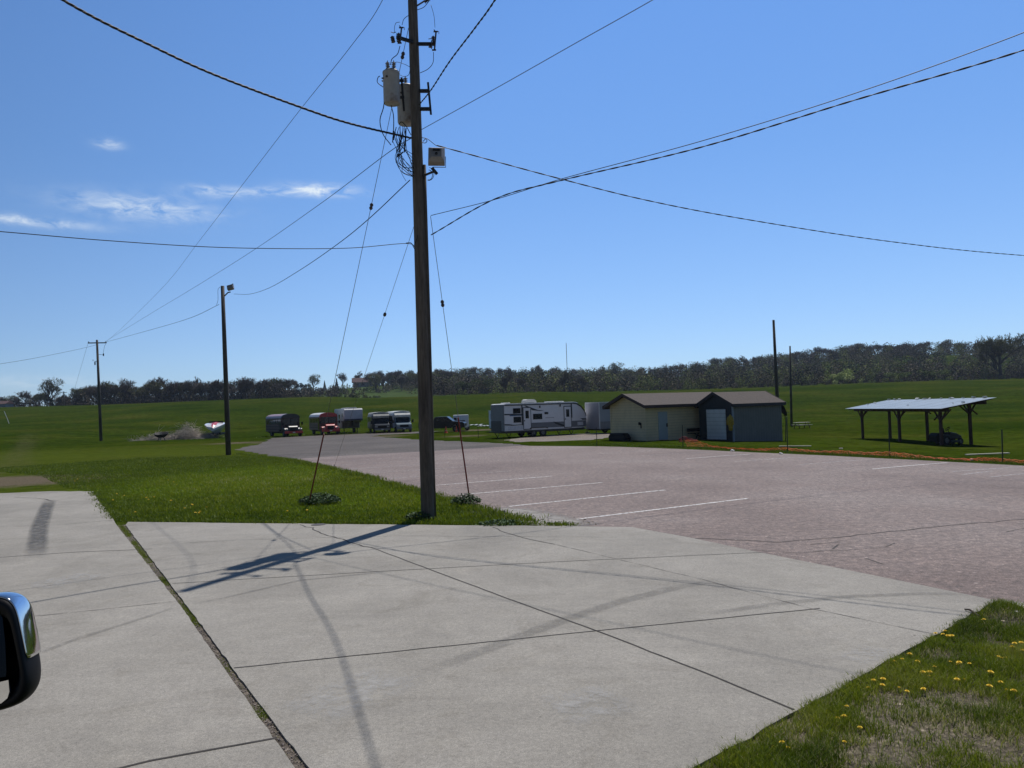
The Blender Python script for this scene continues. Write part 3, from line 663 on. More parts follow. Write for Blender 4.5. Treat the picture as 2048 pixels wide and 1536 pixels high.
MTR = mat('transformer_grey', (.34, .34, .33), .5, 0, .12, 5, dirt=(.13, .075, .04), dirt_amt=.8)
MCB = mat('cable_black', (.010, .010, .011), .62, 0, .3, 30); MAL = mat('wire_aluminium', (.10, .10, .105), .5, .7, .2, 30)
MLT = mat('floodlight_grey', (.26, .235, .21), .5, .2, .15, 8)
base = G(857, 1037); YB = base.y
topv = P(825, 0, YB)-base; topv = topv*(14.9/topv.z)
pole = empty('utility_pole', base, 0, 'big weathered wooden utility pole in the foreground carrying two transformers and a floodlight', 'utility pole')
def loc(px, py, dy=0.0): p = P(px, py, YB+dy); return p-base
def ax(z): return topv*(z/topv.z)
MB().tube([ax(z) for z in (-.4, 0, 2, 5, 8, 11, 13.5, 14.9)], [.178, .176, .168, .155, .140, .125, .112, .105], 28).build('shaft', MWD, pole, smooth=True)
cz = [loc(869-.0295*(1030-py), py, -.02) for py in (330, 420, 560, 700, 850, 1036)]
MB().tube(cz, .045, 10).build('conduit', MWD2, pole, smooth=True)
# cross arms with fused cutouts
def insul(mb, p, d, n=5, r=.045, step=.035):
    d = Vector(d).normalized(); Mx = d.to_track_quat('Z', 'Y').to_matrix().to_4x4(); Mx.translation = Vector(p)
    prof = [(0, 0), (r*.5, 0)]
    for i in range(n): prof += [(r*.5, i*step+.004), (r, i*step+.012), (r*.45, i*step+.026)]
    prof += [(r*.4, n*step), (0, n*step)]; mb.lathe(prof, 12, Mx)
for (q0, q1, dy0, dy1) in (((826, 84), (793, 74), -.12, -.35), ((836, 88), (868, 88), -.05, -.2)):
    MB().bar(loc(*q0, dy0), loc(*q1, dy1), .055, .075).build('arm', MIR, pole)
def cutout(px, dy, tilt):
    mb = MB(); p = loc(px-4, 98 if px > 850 else 84, dy); insul(mb, loc(px-5, 90 if px > 850 else 84, dy), (0, 0, 1), 5, .05, .045)
    a1 = loc(px, 64 if px > 850 else 56, dy-.03); a2 = loc(px-3+6*tilt, 100 if px > 850 else 86, dy-.03)
    mb.tube([a1, a2], .02, 8); mb.tube([a1, a1+Vector((-.05, 0, .06))], .012, 6); mb.tube([a1, a1+Vector((.07, 0, .01)), a1+Vector((.07, 0, -.05))], .008, 5)
    mb.bar(a1+Vector((-.06, 0, .01)), a1+Vector((.05, 0, .01)), .02, .03); mb.bar(a2+Vector((-.06, 0, 0)), a2+Vector((.04, 0, 0)), .03, .03)
    mb.bar(a2+Vector((-.07, 0, .03)), a2+Vector((-.07, 0, .24)), .02, .02)
    return mb.build('fuse_cutout', MPOR, pole)
cutout(803, -.3, 0); cutout(872, -.2, 0)
mb = MB(); insul(mb, loc(787, 85, -.35), (-.2, 0, 1), 4, .055, .04); mb.tube([loc(782, 64, -.35), loc(787, 66, -.35), loc(792, 64, -.35)], .01, 5); mb.build('arrester', MPOR, pole)
mb = MB(); insul(mb, loc(861, 95, -.15), (0, 0, 1), 3, .055, .04); mb.tube([loc(857, 78, -.15), loc(864, 77, -.15)], .01, 5); mb.build('arrester', MPOR, pole)
mb = MB(); insul(mb, loc(849, 4, -.15), (1, 0, .6), 4, .06, .04); mb.tube([loc(833, 12), loc(849, 2, -.15)], .02, 6); mb.build('top_insulator', MPOR, pole)
# transformers
def transformer(cx, y0, y1, wpx, dy, nb):
    a0 = loc(cx, y1, dy); hgt = (y1-y0)/F*YB; r = wpx/2/F*YB
    t = MB().lathe([(0, 0), (r*.92, 0), (r*.96, .02), (r, .05), (r, hgt-.10), (r*1.04, hgt-.09), (r*1.04, hgt-.05), (r*.8, hgt-.01), (r*.25, hgt+.02), (0, hgt+.02)], 32).build('transformer', MTR, pole, smooth=False)
    for p in t.data.polygons: p.use_smooth = True
    t.location = a0
    for k in range(nb):
        b = MB(); insul(b, Vector((-.06+.13*k if nb > 1 else 0, -.05, hgt-.02)), (.15*(k-.5) if nb > 1 else 0, -.1, 1), 5, .058, .040)
        b.tube([(-.07+.13*k if nb > 1 else 0, -.05, hgt+.15), (-.07+.15*k if nb > 1 else 0, -.06, hgt+.22)], .01, 6); b.build('bushing', mat('bushing_grey', (.22, .20, .19), .4), t, smooth=False)
    b = MB()
    for zz in (hgt*.25, hgt*.75): b.bar((0, r*.6, zz), (r*.2+.25, r*.6, zz), .04, .06)
    b.build('hanger', MIR, t)
    b = MB()
    for k in range(3): insul(b, Vector((-r*.98*math.cos(k*.7-.2), -r*.98*math.sin(k*.7-.2), hgt*.72)), (-math.cos(k*.7-.2), -math.sin(k*.7-.2), 0), 2, .026, .024)
    b.build('terminal', MPOR, t)
    return t
transformer(784, 140, 208, 33, -.28, 2)
transformer(814, 168, 248, 38, .32, 1)
MB().bar(loc(803, 155, -.05), loc(808, 222, -.05), .035, .05).build('hanger_rail', MIR, pole)
mb = MB(); mb.bar(loc(838, 182, -.05), loc(859, 182, -.05), .07, .075); mb.bar(loc(840, 218, -.05), loc(862, 218, -.05), .07, .075); mb.bar(loc(856, 165, -.05), loc(862, 229, -.05), .05, .05); mb.build('bracket', MIR, pole)
# flood light: shallow tapered box seen from behind and below
fl = MB(); c = loc(873, 312, -.25); Mx = Matrix.Translation(c) @ Matrix.Rotation(R(-22), 4, 'X') @ Matrix.Rotation(R(4), 4, 'Z')
hw, hh = .205, .225
vs = [Mx @ Vector((sx*w_, d_, sz*h_)) for d_, w_, h_ in ((-.14, hw*.62, hh*.6), (-.05, hw*.97, hh*.97), (.10, hw, hh)) for sx, sz in ((-1, -1), (1, -1), (1, 1), (-1, 1))]
fl.add(vs, [(3, 2, 1, 0), (8, 9, 10, 11)]+[(i*4+k, i*4+(k+1) % 4, i*4+4+(k+1) % 4, i*4+4+k) for i in range(2) for k in range(4)])
f_ = fl.build('floodlight', MLT, pole, bevel=.012)
g = MB(); g.box(-.085, .085, -.165, -.14, .04, .10, Mx); g.lathe([(0, -.17), (.03, -.17), (.03, -.14)], 12, Mx @ Matrix.Translation((0, 0, -.05)) @ Matrix.Rotation(R(90), 4, 'X') @ Matrix.Translation((0, 0, .31))); g.build('ballast_cover', MIR, f_)
y_ = MB(); y_.tube([Mx @ Vector((hw+.012, .02, 0)), Mx @ Vector((hw+.02, .02, -hh-.10)), Mx @ Vector((-.08, .02, -hh-.10))], .010, 6); y_.build('yoke', MIR, f_)
g = MB(); g.tube([loc(846, 352, -.1), loc(860, 346, -.15), loc(868, 343, -.2)], .030, 8); g.bar(loc(864, 336, -.22), loc(874, 348, -.22), .07, .07); g.build('lamp_arm', MIR, pole)
MB().tube([loc(858+7*math.cos(t), 350+10*math.sin(t), -.15) for t in np.linspace(-1.7, 1.9, 9)], .009, 5).build('lamp_cable', MCB, pole)
MB().tube([loc(858+10*math.cos(t), 348+13*math.sin(t), -.12) for t in np.linspace(-1.5, 1.9, 9)], .008, 5).build('lamp_cable', MCB, pole)
def smooth_pts(pts, n=8):
    pts = [Vector(p) for p in pts]; P_ = [pts[0]*2-pts[1]]+pts+[pts[-1]*2-pts[-2]]; out = []
    for i in range(1, len(P_)-2):
        for k in range(n):
            t = k/n; a, b, c_, d = P_[i-1:i+3]
            out.append(.5*((2*b)+(c_-a)*t+(2*a-5*b+4*c_-d)*t*t+(3*b-a-3*c_+d)*t*t*t))
    out.append(pts[-1]); return out
def pc(pts, r, dy=-.2, name='jumper_cable', m=None, dys=None):
    q = [loc(p[0], p[1], dy if dys is None else dys[i]) for i, p in enumerate(pts)]
    return MB().tube(smooth_pts(q, 6), r, 6).build(name, m or MCB, pole, smooth=True)
pc([(818, 30), (808, 38), (804, 50)], .007); pc([(800, 44), (792, 46), (789, 55), (789, 64)], .006)
pc([(800, 92), (795, 108), (784, 118), (781, 130)], .010)
pc([(862, 10), (868, 32), (870, 55)], .006, -.15); pc([(867, 104), (866, 125), (856, 138), (840, 146)], .008, -.15); pc([(858, 2), (848, 14), (834, 20)], .008, -.1)
pc([(789, 127), (794, 124), (808, 128), (820, 134)], .006); pc([(800, 150), (808, 153), (817, 150), (820, 140)], .006)
pc([(760, 152), (756, 155), (755, 165), (766, 174)], .010, -.3)
pc([(768, 150), (768, 208), (760, 240), (766, 268), (782, 290)], .012, -.35); pc([(782, 210), (787, 232), (787, 262), (785, 285)], .012, -.3)
rr = random.Random(5)
for k in range(11):
    x0 = 783+rr.uniform(0, 28); y0 = rr.uniform(248, 268); xm = 786+rr.uniform(-2, 14)+k; ym = rr.uniform(295, 322)
    pc([(x0, y0), (x0+rr.uniform(-6, 4), y0+20), (xm, ym), (804+rr.uniform(-4, 10), ym+rr.uniform(18, 28)), (828, rr.uniform(335, 356))], rr.uniform(.006, .011), rr.uniform(-.35, -.05))
for k in range(5): pc([(790+k*5, 262), (797+k*4, 285+k*3), (812+k*2, 300+k*5), (828, 310+k*9)], .007, -.2)
pc([(798, 248), (803, 244), (812, 252), (822, 270)], .011); pc([(800, 252), (800, 270), (798, 300)], .011); pc([(812, 256), (811, 285), (808, 305)], .015); pc([(787, 262), (787, 280)], .02, -.3, 'splice'); pc([(811, 275), (809, 303)], .02, -.2, 'splice'); pc([(795, 314), (806, 304)], .018, -.2, 'splice')
pc([(794, 320), (797, 332), (806, 352), (812, 362)], .006)
pc([(842, 284), (850, 286), (854, 282), (851, 278), (846, 283)], .009, -.1, 'eye_bolt', MIR)
pc([(843, 275), (855, 278), (868, 288), (874, 292)], .008, -.2)
pc([(829, 490), (833, 480), (836, 470)], .009, -.2); pc([(812, 486), (822, 486), (827, 494), (831, 502)], .010, -.2)

# ================================================================ OVERHEAD WIRES
def wire(pts, r, label, m=None, cat='wire', n=14, name='overhead_wire', twist=0, group=None, pitch=.45):
    q = smooth_pts(pts, n); o0 = q[0].copy(); q = [p-o0 for p in q]; mb = MB()
    if twist:
        # resample to short steps and wind strands round the path
        L_ = [0]
        for a1, b1 in zip(q, q[1:]): L_.append(L_[-1]+(b1-a1).length)
        N_ = int(L_[-1]/.07); ss = np.linspace(0, L_[-1], N_); arr = np.array([tuple(p) for p in q]); X = [np.interp(ss, L_, arr[:, k]) for k in range(3)]
        path = [Vector((X[0][i], X[1][i], X[2][i])) for i in range(N_)]; d = (path[-1]-path[0]).normalized(); u, v = frame_of(d)
        for k in range(twist):
            mb.tube([p+(u*math.cos(s/pitch*2*math.pi+k*2*math.pi/twist)+v*math.sin(s/pitch*2*math.pi+k*2*math.pi/twist))*r*.95 for p, s in zip(path, ss)], r, 5)
    else: mb.tube(q, r, 5)
    o = mb.build(name, m or MCB, smooth=True, fix=False); o.location = o0; tag(o, label, cat, group); return o
def wp(*l): return [P(*p) for p in l]
PY = YB
wire([P(822, 276, PY), P(700, 247, 17.4), P(600, 214, 16.6), P(430, 150, 15.3), P(300, 90, 14.4), P(126, 0, 13.3), P(-150, -180, 11.9), P(-600, -520, 10.2)], .0145, 'thick twisted black cable from the big pole up to the top left corner', twist=3)
wire([P(838, 210, PY), P(862, 180, 17.4), P(900, 122, 15.8), P(950, 56, 14.2), P(990, 0, 12.9), P(1080, -150, 10.5), P(1300, -500, 7)], .0095, 'twisted black cable rising steeply to the right of the big pole top', twist=2)
lp = G(457, 910); fp0 = G(202, 870); fpY = 110.0
wire([P(838, 262, PY), P(1000, 172, 16.9), P(1150, 87, 15.5), P(1305, 0, 14.3), P(1600, -170, 12.5), P(2300, -560, 10)], .008, 'thin wire from the big pole rising to the upper right', MAL)
wire([P(826, 274, PY), P(770, 310, 22), P(640, 408, 31), P(500, 505, 44), P(380, 580, 60), P(300, 628, 78), P(212, 682, fpY)], .011, 'thin lower wire sweeping from the big pole down to the far left pole', MAL)
wire([P(821, -150, PY), P(765, 0, 20.5), P(700, 95, 22.8), P(600, 220, 27), P(500, 350, 34), P(400, 480, 47), P(330, 570, 65), P(250, 650, 90), P(212, 684, fpY)], .009, 'thin upper wire from above the picture down to the far left pole', MAL)
wire([P(862, 431, PY), P(990, 399, 17.6), P(1126, 357, 16.6), P(1400, 283, 15), P(1700, 190, 13.5), P(2048, 65, 12), P(2500, -120, 10.5), P(4500, -950, 7)], .0085, 'upper of the two wires from the big pole to the upper right edge')
wire([P(862, 470, PY), P(990, 398, 17.5), P(1122, 361, 16.5), P(1400, 295, 14.8), P(1700, 203, 13.2), P(2048, 100, 11.8), P(2500, -60, 10), P(4600, -900, 6.6)], .0085, 'lower and thicker of the two wires running to the upper right edge', twist=2, pitch=.6)
wire([P(874, 291, PY-.2), P(900, 298, 18.9), P(1122, 358, 20), P(1300, 402, 21.5), P(1500, 440, 23.5), P(1780, 483, 26.5), P(2048, 511, 30), P(2500, 540, 36), P(3600, 600, 52)], .009, 'wavy black cable sagging from the floodlight to the right edge', twist=2, pitch=.9)
wire([P(832, 497, PY), P(812, 487, PY-.2), P(700, 496, 17.4), P(550, 497, 16.3), P(400, 493, 15.4), P(200, 480, 14.3), P(0, 463, 13.4), P(-400, 430, 12)], .0085, 'single cable leaving the big pole to the left edge at mid height')
wire([P(820, 360, PY), P(735, 440, 21), P(670, 492, 25), P(600, 540, 32), P(540, 575, 41), P(500, 588, 48), P(468, 588, 54.5)], .012, 'cable drooping from the big pole down to the shorter lamp pole')
wire([P(438, 609, 54.8), P(380, 636, 63), P(300, 660, 79), P(212, 684, fpY)], .016, 'short cable between the lamp pole and the far left pole')
wire([P(192, 690, fpY), P(150, 700, 100), P(60, 718, 88), P(-20, 731, 80), P(-200, 760, 66)], .018, 'cable leaving the far left pole past the left edge')
# ---- guy wires
MRED = mat('guy_guard_red', (.20, .018, .022), .45, var=.25, scale=6); MGUY = mat('guy_strand', (.16, .16, .17), .45, .7)
def guy(p0, ins, guard_top, foot, label, r=.0075, guard=True, up_ins=None):
    root = empty('guy_wire', foot, 0, label, 'guy wire')
    L0 = [p-foot for p in p0]
    MB().tube(L0+[Vector((0, 0, .05))], r, 6).build('strand', MGUY, root)
    for I, d in ins:
        I = I-foot; mb = MB(); M = d.to_track_quat('Z', 'Y').to_matrix().to_4x4(); M.translation = I
        mb.lathe([(0, -.09), (.03, -.085), (.05, -.04), (.032, 0), (.05, .04), (.03, .085), (0, .09)], 10, M); mb.build('strain_insulator', MPOR, root)
    if guard:
        g0 = guard_top-foot; gg = MB(); gg.tube([g0, Vector((0, 0, .06))], .021, 10); gg.build('guy_guard', MRED, root)
    MB().tube([(0, 0, -.1), (0, 0, .12)], .02, 8).build('anchor_rod', MIR, root); return root
f1 = G(618, 1010); a1 = P(817, 56, PY-.15)
def along(a_, b_, t): return a_+(b_-a_)*t
def t_for(a_, b_, py):
    lo, hi = 0, 1
    for i in range(40):
        m_ = (lo+hi)/2; q = along(a_, b_, m_)
        if pxl(*q)[1] < py: lo = m_
        else: hi = m_
    return lo
t1 = t_for(a1, f1, 413); t0_ = t_for(a1, f1, 111); d1 = (a1-f1).normalized()
guy([a1], [(along(a1, f1, t1), d1), (along(a1, f1, t0_), d1)], along(a1, f1, t_for(a1, f1, 868)), f1, 'long guy wire from the top of the big pole to the left red guard')
f2 = G(669, 934); a2 = P(832, 440, PY); d2 = (a2-f2).normalized()
guy([a2], [(along(a2, f2, t_for(a2, f2, 629)), d2)], f2, f2, 'thin guy wire from mid pole to the parking lot, without a red guard', .006, False)
f3 = G(940, 1008); a3 = P(861, 432, PY); d3 = (a3-f3).normalized()
guy([a3], [(along(a3, f3, t_for(a3, f3, 607)), d3)], along(a3, f3, t_for(a3, f3, 835)), f3, 'guy wire on the right of the big pole with the taller red guard')

# ---- lamp pole
root = empty('lamp_pole', lp, 0, 'shorter dark wooden pole with a single floodlight, left of the big pole', 'pole')
tp = P(445, 572, lp.y)-lp
MB().tube([Vector((0, 0, -.3)), tp*.3, tp*.7, tp], [.185, .17, .145, .125], 16).build('shaft', MWD2, root, smooth=True)
fh = MB(); c = P(461, 575, lp.y-.2)-lp; Mx = Matrix.Translation(c) @ Matrix.Rotation(R(-14), 4, 'Y') @ Matrix.Rotation(R(-20), 4, 'X'); fh.box(-.22, .22, -.12, .12, -.17, .17, Mx); fo = fh.build('floodlight', MLT, root, bevel=.02)
MB().tube([Mx @ Vector((.2, 0, .17)), Mx @ Vector((.2, 0, .25))], .04, 8).build('photocell', MIR, fo)
MB().tube([P(449, 592, lp.y-.15)-lp, P(456, 585, lp.y-.2)-lp, P(461, 584, lp.y-.2)-lp], .045, 8).build('lamp_arm', MIR, root)
MB().tube(smooth_pts([P(440, 574, lp.y-.1)-lp, P(436, 580, lp.y-.15)-lp, P(436, 600, lp.y-.15)-lp, P(433, 610, lp.y-.1)-lp]), .012, 5).build('drip_cable', MCB, root)
# ---- far left pole
fb = Vector((P(202, 870, fpY).x, fpY, P(202, 870, fpY).z)); fb.z = T(fb.x, fb.y)
root = empty('crossarm_pole', fb, 0, 'far wooden power pole with a single cross arm in the left field', 'utility pole')
tp = P(194, 684, fpY)-fb
MB().tube([Vector((0, 0, -.3)), tp*.5, tp+Vector((0, 0, .3))], [.21, .18, .14], 12).build('shaft', MWD2, root, smooth=True)
ca = [P(176, 686, fpY)-fb, P(213, 685.5, fpY)-fb]; MB().bar(ca[0], ca[1], .13, .15).build('cross_arm', MWD2, root)
for t in (.04, .96): mb = MB(); insul(mb, along(ca[0], ca[1], t)+Vector((0, 0, .05)), (0, 0, 1), 3, .09, .06); mb.build('pin_insulator', MPOR, root)
mb = MB(); mb.bar(P(189, 722, fpY-.2)-fb, P(196, 724, fpY)-fb, .06); insul(mb, P(190, 730, fpY-.2)-fb, (0, 0, 1), 4, .16, .12); insul(mb, P(186, 722, fpY-.2)-fb, (0, 0, 1), 3, .07, .07); mb.build('fuse_cutout', MPOR, root)
mb = MB(); mb.bar(P(197, 709, fpY)-fb, P(206, 709.5, fpY)-fb, .05); mb.bar(P(207, 707, fpY)-fb, P(207, 712, fpY)-fb, .12); mb.build('bracket', MIR, root)
MB().tube(smooth_pts([P(212, 687, fpY)-fb, P(209, 693, fpY)-fb, P(206, 709, fpY)-fb]), .02, 5).build('jumper_cable', MCB, root)
MB().tube([P(176, 687, fpY)-fb, P(172, 700, fpY)-fb, P(150, 775, fpY+30)-fb], .014, 5).build('guy_strand', MGUY, root)
# ---- bare poles at the right
for (px, ty, Y, r, lab) in ((1551, 640, 74, .19, 'tallest bare dark pole rising behind the grey metal shed'), (1582, 692, 105, .17, 'shorter bare pole beside the picnic table, right of the shed')):
    b0 = P(px+6 if Y < 80 else 1583, 850, Y); b0.z = T(b0.x, b0.y); tp = P(1547 if Y < 80 else 1580, ty, Y)-b0
    o = MB().tube([Vector((0, 0, -.3)), tp*.5, tp], [r, r*.85, r*.6], 12).build('bare_pole', MWD2, smooth=True); o.location = b0; tag(o, lab, 'pole')

# ================================================================ BUILDINGS
def siding_mat(name, col, horiz=True, period=.2, dep=.4, var=.1, dark=.75):
    m, nt, N, L, b = nodes(name); tc = N.new('ShaderNodeTexCoord'); sp = N.new('ShaderNodeSeparateXYZ'); L.new(tc.outputs['Object'], sp.inputs[0])
    def mth(op, a, c=None):
        k = N.new('ShaderNodeMath'); k.operation = op
        for i, q in enumerate((a, c)):
            if q is None: continue
            if isinstance(q, (int, float)): k.inputs[i].default_value = q
            else: L.new(q, k.inputs[i])
        return k.outputs[0]
    co = sp.outputs[2] if horiz else mth('ADD', sp.outputs[0], sp.outputs[1])
    fr = mth('FRACT', mth('DIVIDE', co, period))
    line = ramp(N, [(0, (dark,)*3), (.10, (dark,)*3), (.18, (1, 1, 1))]); L.new(fr, line.inputs[0])
    v = obj_vec(N, L, (1, 1, .6)); n = noise(N, L, v, 1.6, 6, .65); r = ramp(N, [(.3, tuple(c*(1-var) for c in col)), (.7, tuple(min(1, c*(1+var)) for c in col))]); L.new(n.outputs[0], r.inputs[0])
    L.new(mixc(N, L, 'MULTIPLY', 1.0, r.outputs[0], line.outputs[0]), b.inputs['Base Color']); b.inputs['Roughness'].default_value = .6; b.inputs['Specular IOR Level'].default_value = .3
    bump(N, L, b, fr, dep, .03); return m
MBE = siding_mat('beige_siding', (.68, .56, .36)); MBL2 = siding_mat('grey_metal_wall', (.175, .17, .165), False, .25); MDB = siding_mat('dark_blue_wall', (.035, .042, .05), False, .3, .3)
MRF = mat('shingle_grey', (.075, .059, .050), .9, var=.35, scale=9, bmp=.6); MFA = mat('brown_fascia', (.055, .03, .025), .7); MFB = mat('dark_fascia', (.03, .025, .03), .7)
MDR = mat('white_door', (.55, .60, .66), .5, var=.06); MDB2 = mat('pale_blue_door', (.36, .41, .43), .5, var=.06); MBK = mat('black_plastic', (.009, .009, .010), .65, spec=.25); MMET = mat('galvanised', (.42, .43, .45), .35, .8, .1, 6)
MWH = mat('white_paint', (.62, .62, .62), .4, var=.06, scale=2); MGL = mat('dark_glass', (.008, .010, .014), .08, var=.1, spec=.4); MTY = mat('tyre_rubber', (.018, .018, .018), .85, var=.3, scale=9); MRIM = mat('steel_rim', (.16, .16, .165), .4, .6)
def shed(corner, yaw, w, L_, wall_h, ridge_h, ov, mw, mf, label, cat, door=None):
    # local frame: origin at the near corner; +x along the side wall to the right, +y along the gable wall to the back left
    root = empty('shed', corner, yaw, label, cat)
    body = MB(); body.prism([(0, -.4), (0, wall_h), (w/2, ridge_h-.03), (w, wall_h), (w, -.4)], 'x', 0, L_); body.build('wall', mw, root)
    sl = (ridge_h-wall_h)/(w/2); ya, za = -ov, wall_h-ov*sl; th = .07
    rf = MB()
    for s in (0, 1):
        f = (lambda y: y) if s == 0 else (lambda y: w-y)
        p = [(f(ya), za+.02), (f(w/2), ridge_h+.02), (f(w/2), ridge_h+th+.03), (f(ya), za+th+.03)]; rf.prism(p, 'x', -ov, L_+ov)
    r = rf.build('roof', MRF, root)
    fa = MB()
    for xx in (-ov-.035, L_+ov+.005):
        for s in (0, 1):
            f = (lambda y: y) if s == 0 else (lambda y: w-y)
            fa.prism([(f(ya), za-.11), (f(w/2), ridge_h-.10), (f(w/2), ridge_h+th+.06), (f(ya-.02), za+th+.04)], 'x', xx, xx+.03)
    fa.box(-ov, L_+ov, ya-.035, ya-.003, za-.12, za+.10); fa.box(-ov, L_+ov, w-ya+.003, w-ya+.035, za-.12, za+.10)
    fa.build('fascia', mf, root)
    return root
cA = G(1293, 882); sA = shed(cA, R(30), 4.1, 8.0, 2.62, 3.36, .42, MBE, MFA, 'long beige shed with a brown-trimmed gable and pale blue door', 'shed')
tr = MB()
for (x_, y_) in ((0, 0), (0, 4.1)): tr.box(x_-.03, x_+.10, y_-.03 if y_ == 0 else y_-.08, y_+.08 if y_ == 0 else y_+.03, -.3, 2.5)
tr.build('corner_trim', MBE, sA)
d = MB().box(1.15, 2.0, -.045, .02, .03, 2.05).build('door', MDB2, sA); MB().box(1.88, 1.94, -.12, -.045, .95, 1.2).build('door_handle', MBK, d)
MB().box(-.10, -.02, .60, .72, 1.15, 1.35).build('meter_box', MBK, sA); MB().box(-.055, .02, .5, .55, .9, 1.3).build('downpipe', MBK, sA)
o = empty('trough', sA.matrix_world.translation, 0); o.location = cA+Vector((math.cos(R(120))*2.4-.5, math.sin(R(120))*2.4-.35, 0)); o.rotation_euler.z = R(120); tag(o, 'black low trough lying at the foot of the beige gable wall', 'trough')
tt = MB(); tt.prism([(-.95, 0), (-1.05, .25), (-.8, .52), (.75, .55), (1.0, .30), (.9, 0)], 'y', -.28, .28); tt.build('body', MBK, o, bevel=.05)
MB().box(-.8, .75, -.2, .2, .53, .57).build('lid', MBK, o)
cB = P(1468, 881, 54.2); cB.z = T(cB.x, cB.y); sB = shed(cB, R(30), 3.3, 4.95, 2.64, 3.42, .22, MBL2, MFB, 'grey metal shed with a dark blue gable front and white roller door', 'shed')
g = MB(); g.prism([(-.01, -.35), (-.01, 2.61), (1.65, 3.36), (3.31, 2.61), (3.31, -.35)], 'x', -.045, -.004); g.build('front_wall', MDB, sB)
d = MB().box(-.10, -.048, .62, 2.50, .12, 2.28).build('roller_door', siding_mat('roller_white', (.66, .68, .70), True, .28, .3), sB)
MB().box(-.085, -.05, .52, .61, .1, 2.38).build('door_frame', MFB, sB)
MB().box(-.06, .02, -.06, .05, -.2, 2.5).build('corner_trim', mat('pale_trim', (.28, .32, .37), .5), sB)
# yellow coat hanging at the shed corner
mb = MB(); prof = [(.03, 0), (.15, .05), (.19, .35), (.22, .7), (.16, 1.0), (.07, 1.12), (.03, 1.15)]
mb.lathe(prof, 12, Matrix.Diagonal((.6, 1, 1, 1))); o = empty('coat', cB+Vector((-.25, -.18, .75)), R(30), 'yellow coat hanging at the corner between dark and grey shed walls', 'coat')
MY = mat('yellow_cloth', (.42, .27, .03), .8, var=.35, scale=8); b = mb.build('body', MY, o, smooth=True)
for s in (-1, 1): MB().tube([(0, s*.15, .98), (-.02, s*.26, .7), (-.04, s*.27, .42)], [.08, .07, .06], 8).build('sleeve', MY, o, smooth=True)
# dark satellite dish at the far end of the metal shed
q = P(1568, 818, cB.y+3.2); g0 = Vector((q.x, q.y, T(q.x, q.y))); root = empty('satellite_dish', g0, 0, 'dark satellite dish seen edge-on past the right end of the metal shed', 'satellite dish')
hq = q.z-g0.z; M = Matrix.Translation((-.05, 0, hq)) @ Matrix.Rotation(R(68), 4, 'Y') @ Matrix.Diagonal((1, .8, 1, 1)); prof = [(.05, -.18), (.25, -.15), (.45, -.07), (.55, 0), (.57, 0), (.47, -.10), (.26, -.19), (.05, -.22)]
MB().lathe([(0, -.18)]+prof+[(0, -.22)], 24, M).build('dish', MBK, root, smooth=True); MB().tube([(0, 0, -.3), (.1, 0, hq*.6), (0, .05, hq)], .035, 8).build('mast', MIR, root); MB().tube([(-.05, 0, hq-.4), (.35, 0, hq-.25)], .02, 6).build('feed_arm', MIR, root)
# dark bench frame behind the netting, against the beige wall
root = empty('bench', cA+Vector((4.1, 1.9, 0)), R(30), 'dark metal bench against the beige wall beside the dark blue shed', 'bench')
root.location.z = T(root.location.x, root.location.y)
MB().box(-.75, .75, -.2, .2, .45, .50).build('seat', MBK, root); MB().box(-.75, .75, .2, .24, .6, .85).build('backrest', MBK, root)
for s in (-1, 1): MB().bar((s*.5, -.35, 0), (-s*.2, .1, .46), .05).build('leg', MBK, root)
# pale plank
q = G(1392, 878); o = MB().box(-.06, .06, -.7, .7, 0, .06).build('plank', mat('pale_plank', (.5, .45, .38), .8, var=.2)); o.location = q+Vector((0, 0, .03)); o.rotation_euler = (R(4), 0, R(60)); tag(o, 'short pale plank on the grass in front of the beige shed door side', 'plank')

# ================================================================ OPEN SHELTER
MTIM = wood_mat('shelter_timber', (.05, .022, .018), (.12, .055, .042)); 
def corr_mat():
    m, nt, N, L, b = nodes('corrugated_sheet'); tc = N.new('ShaderNodeTexCoord'); sp = N.new('ShaderNodeSeparateXYZ'); L.new(tc.outputs['Object'], sp.inputs[0])
    n = noise(N, L, tc.outputs['Object'], .8, 6, .7); r = ramp(N, [(.3, (.19, .22, .225)), (.7, (.27, .30, .31))]); L.new(n.outputs[0], r.inputs[0]); L.new(r.outputs[0], b.inputs['Base Color'])
    b.inputs['Metallic'].default_value = .35; b.inputs['Roughness'].default_value = .38; return m
gx, gy = 29.4, 52.3; GZ = T(30, 58)
root = empty('shelter', (gx, gy, GZ), 0, 'open timber shelter with a sloping corrugated metal roof on the lawn', 'shelter')
lowx, hix = 0, 2.5; zl, zh = 1.60-GZ, 2.02-GZ
rows = [(lowx-.05, [.7, 6.4, 12.6], zl), (hix, [1.6, 7.2, 13.1], zh)]
for (x_, ys_, zt) in rows:
    for y_ in ys_: MB().box(x_-.085, x_+.085, y_-.085, y_+.085, -.15, zt-.16).build('post', MTIM, root)
    MB().box(x_-.06, x_+.06, -.3, 14.0, zt-.16, zt+.10).build('beam', MTIM, root)
    br = MB()
    for y_ in ys_:
        for s in (-1, 1):
            br.bar((x_, y_, zt-.85), (x_, y_+s*.75, zt-.1), .08)
    o = br
    for k, y_ in enumerate(ys_): 
        for s in (-1, 1): MB().bar((x_, y_, zt-.85), (x_, y_+s*.72, zt-.12), .08).build('brace', MTIM, root)
for y_ in (.7, 1.6, 6.6, 12.9):
    MB().bar((lowx, y_, zl-.75), (lowx+.7, y_, zl-.02), .08).build('brace', MTIM, root); MB().bar((hix, y_, zh-.85), (hix-.7, y_, zh-.2), .08).build('brace', MTIM, root)
slp = (zh-zl)/(hix-lowx)
mb = MB(); xe0, xe1 = -.75, 3.0
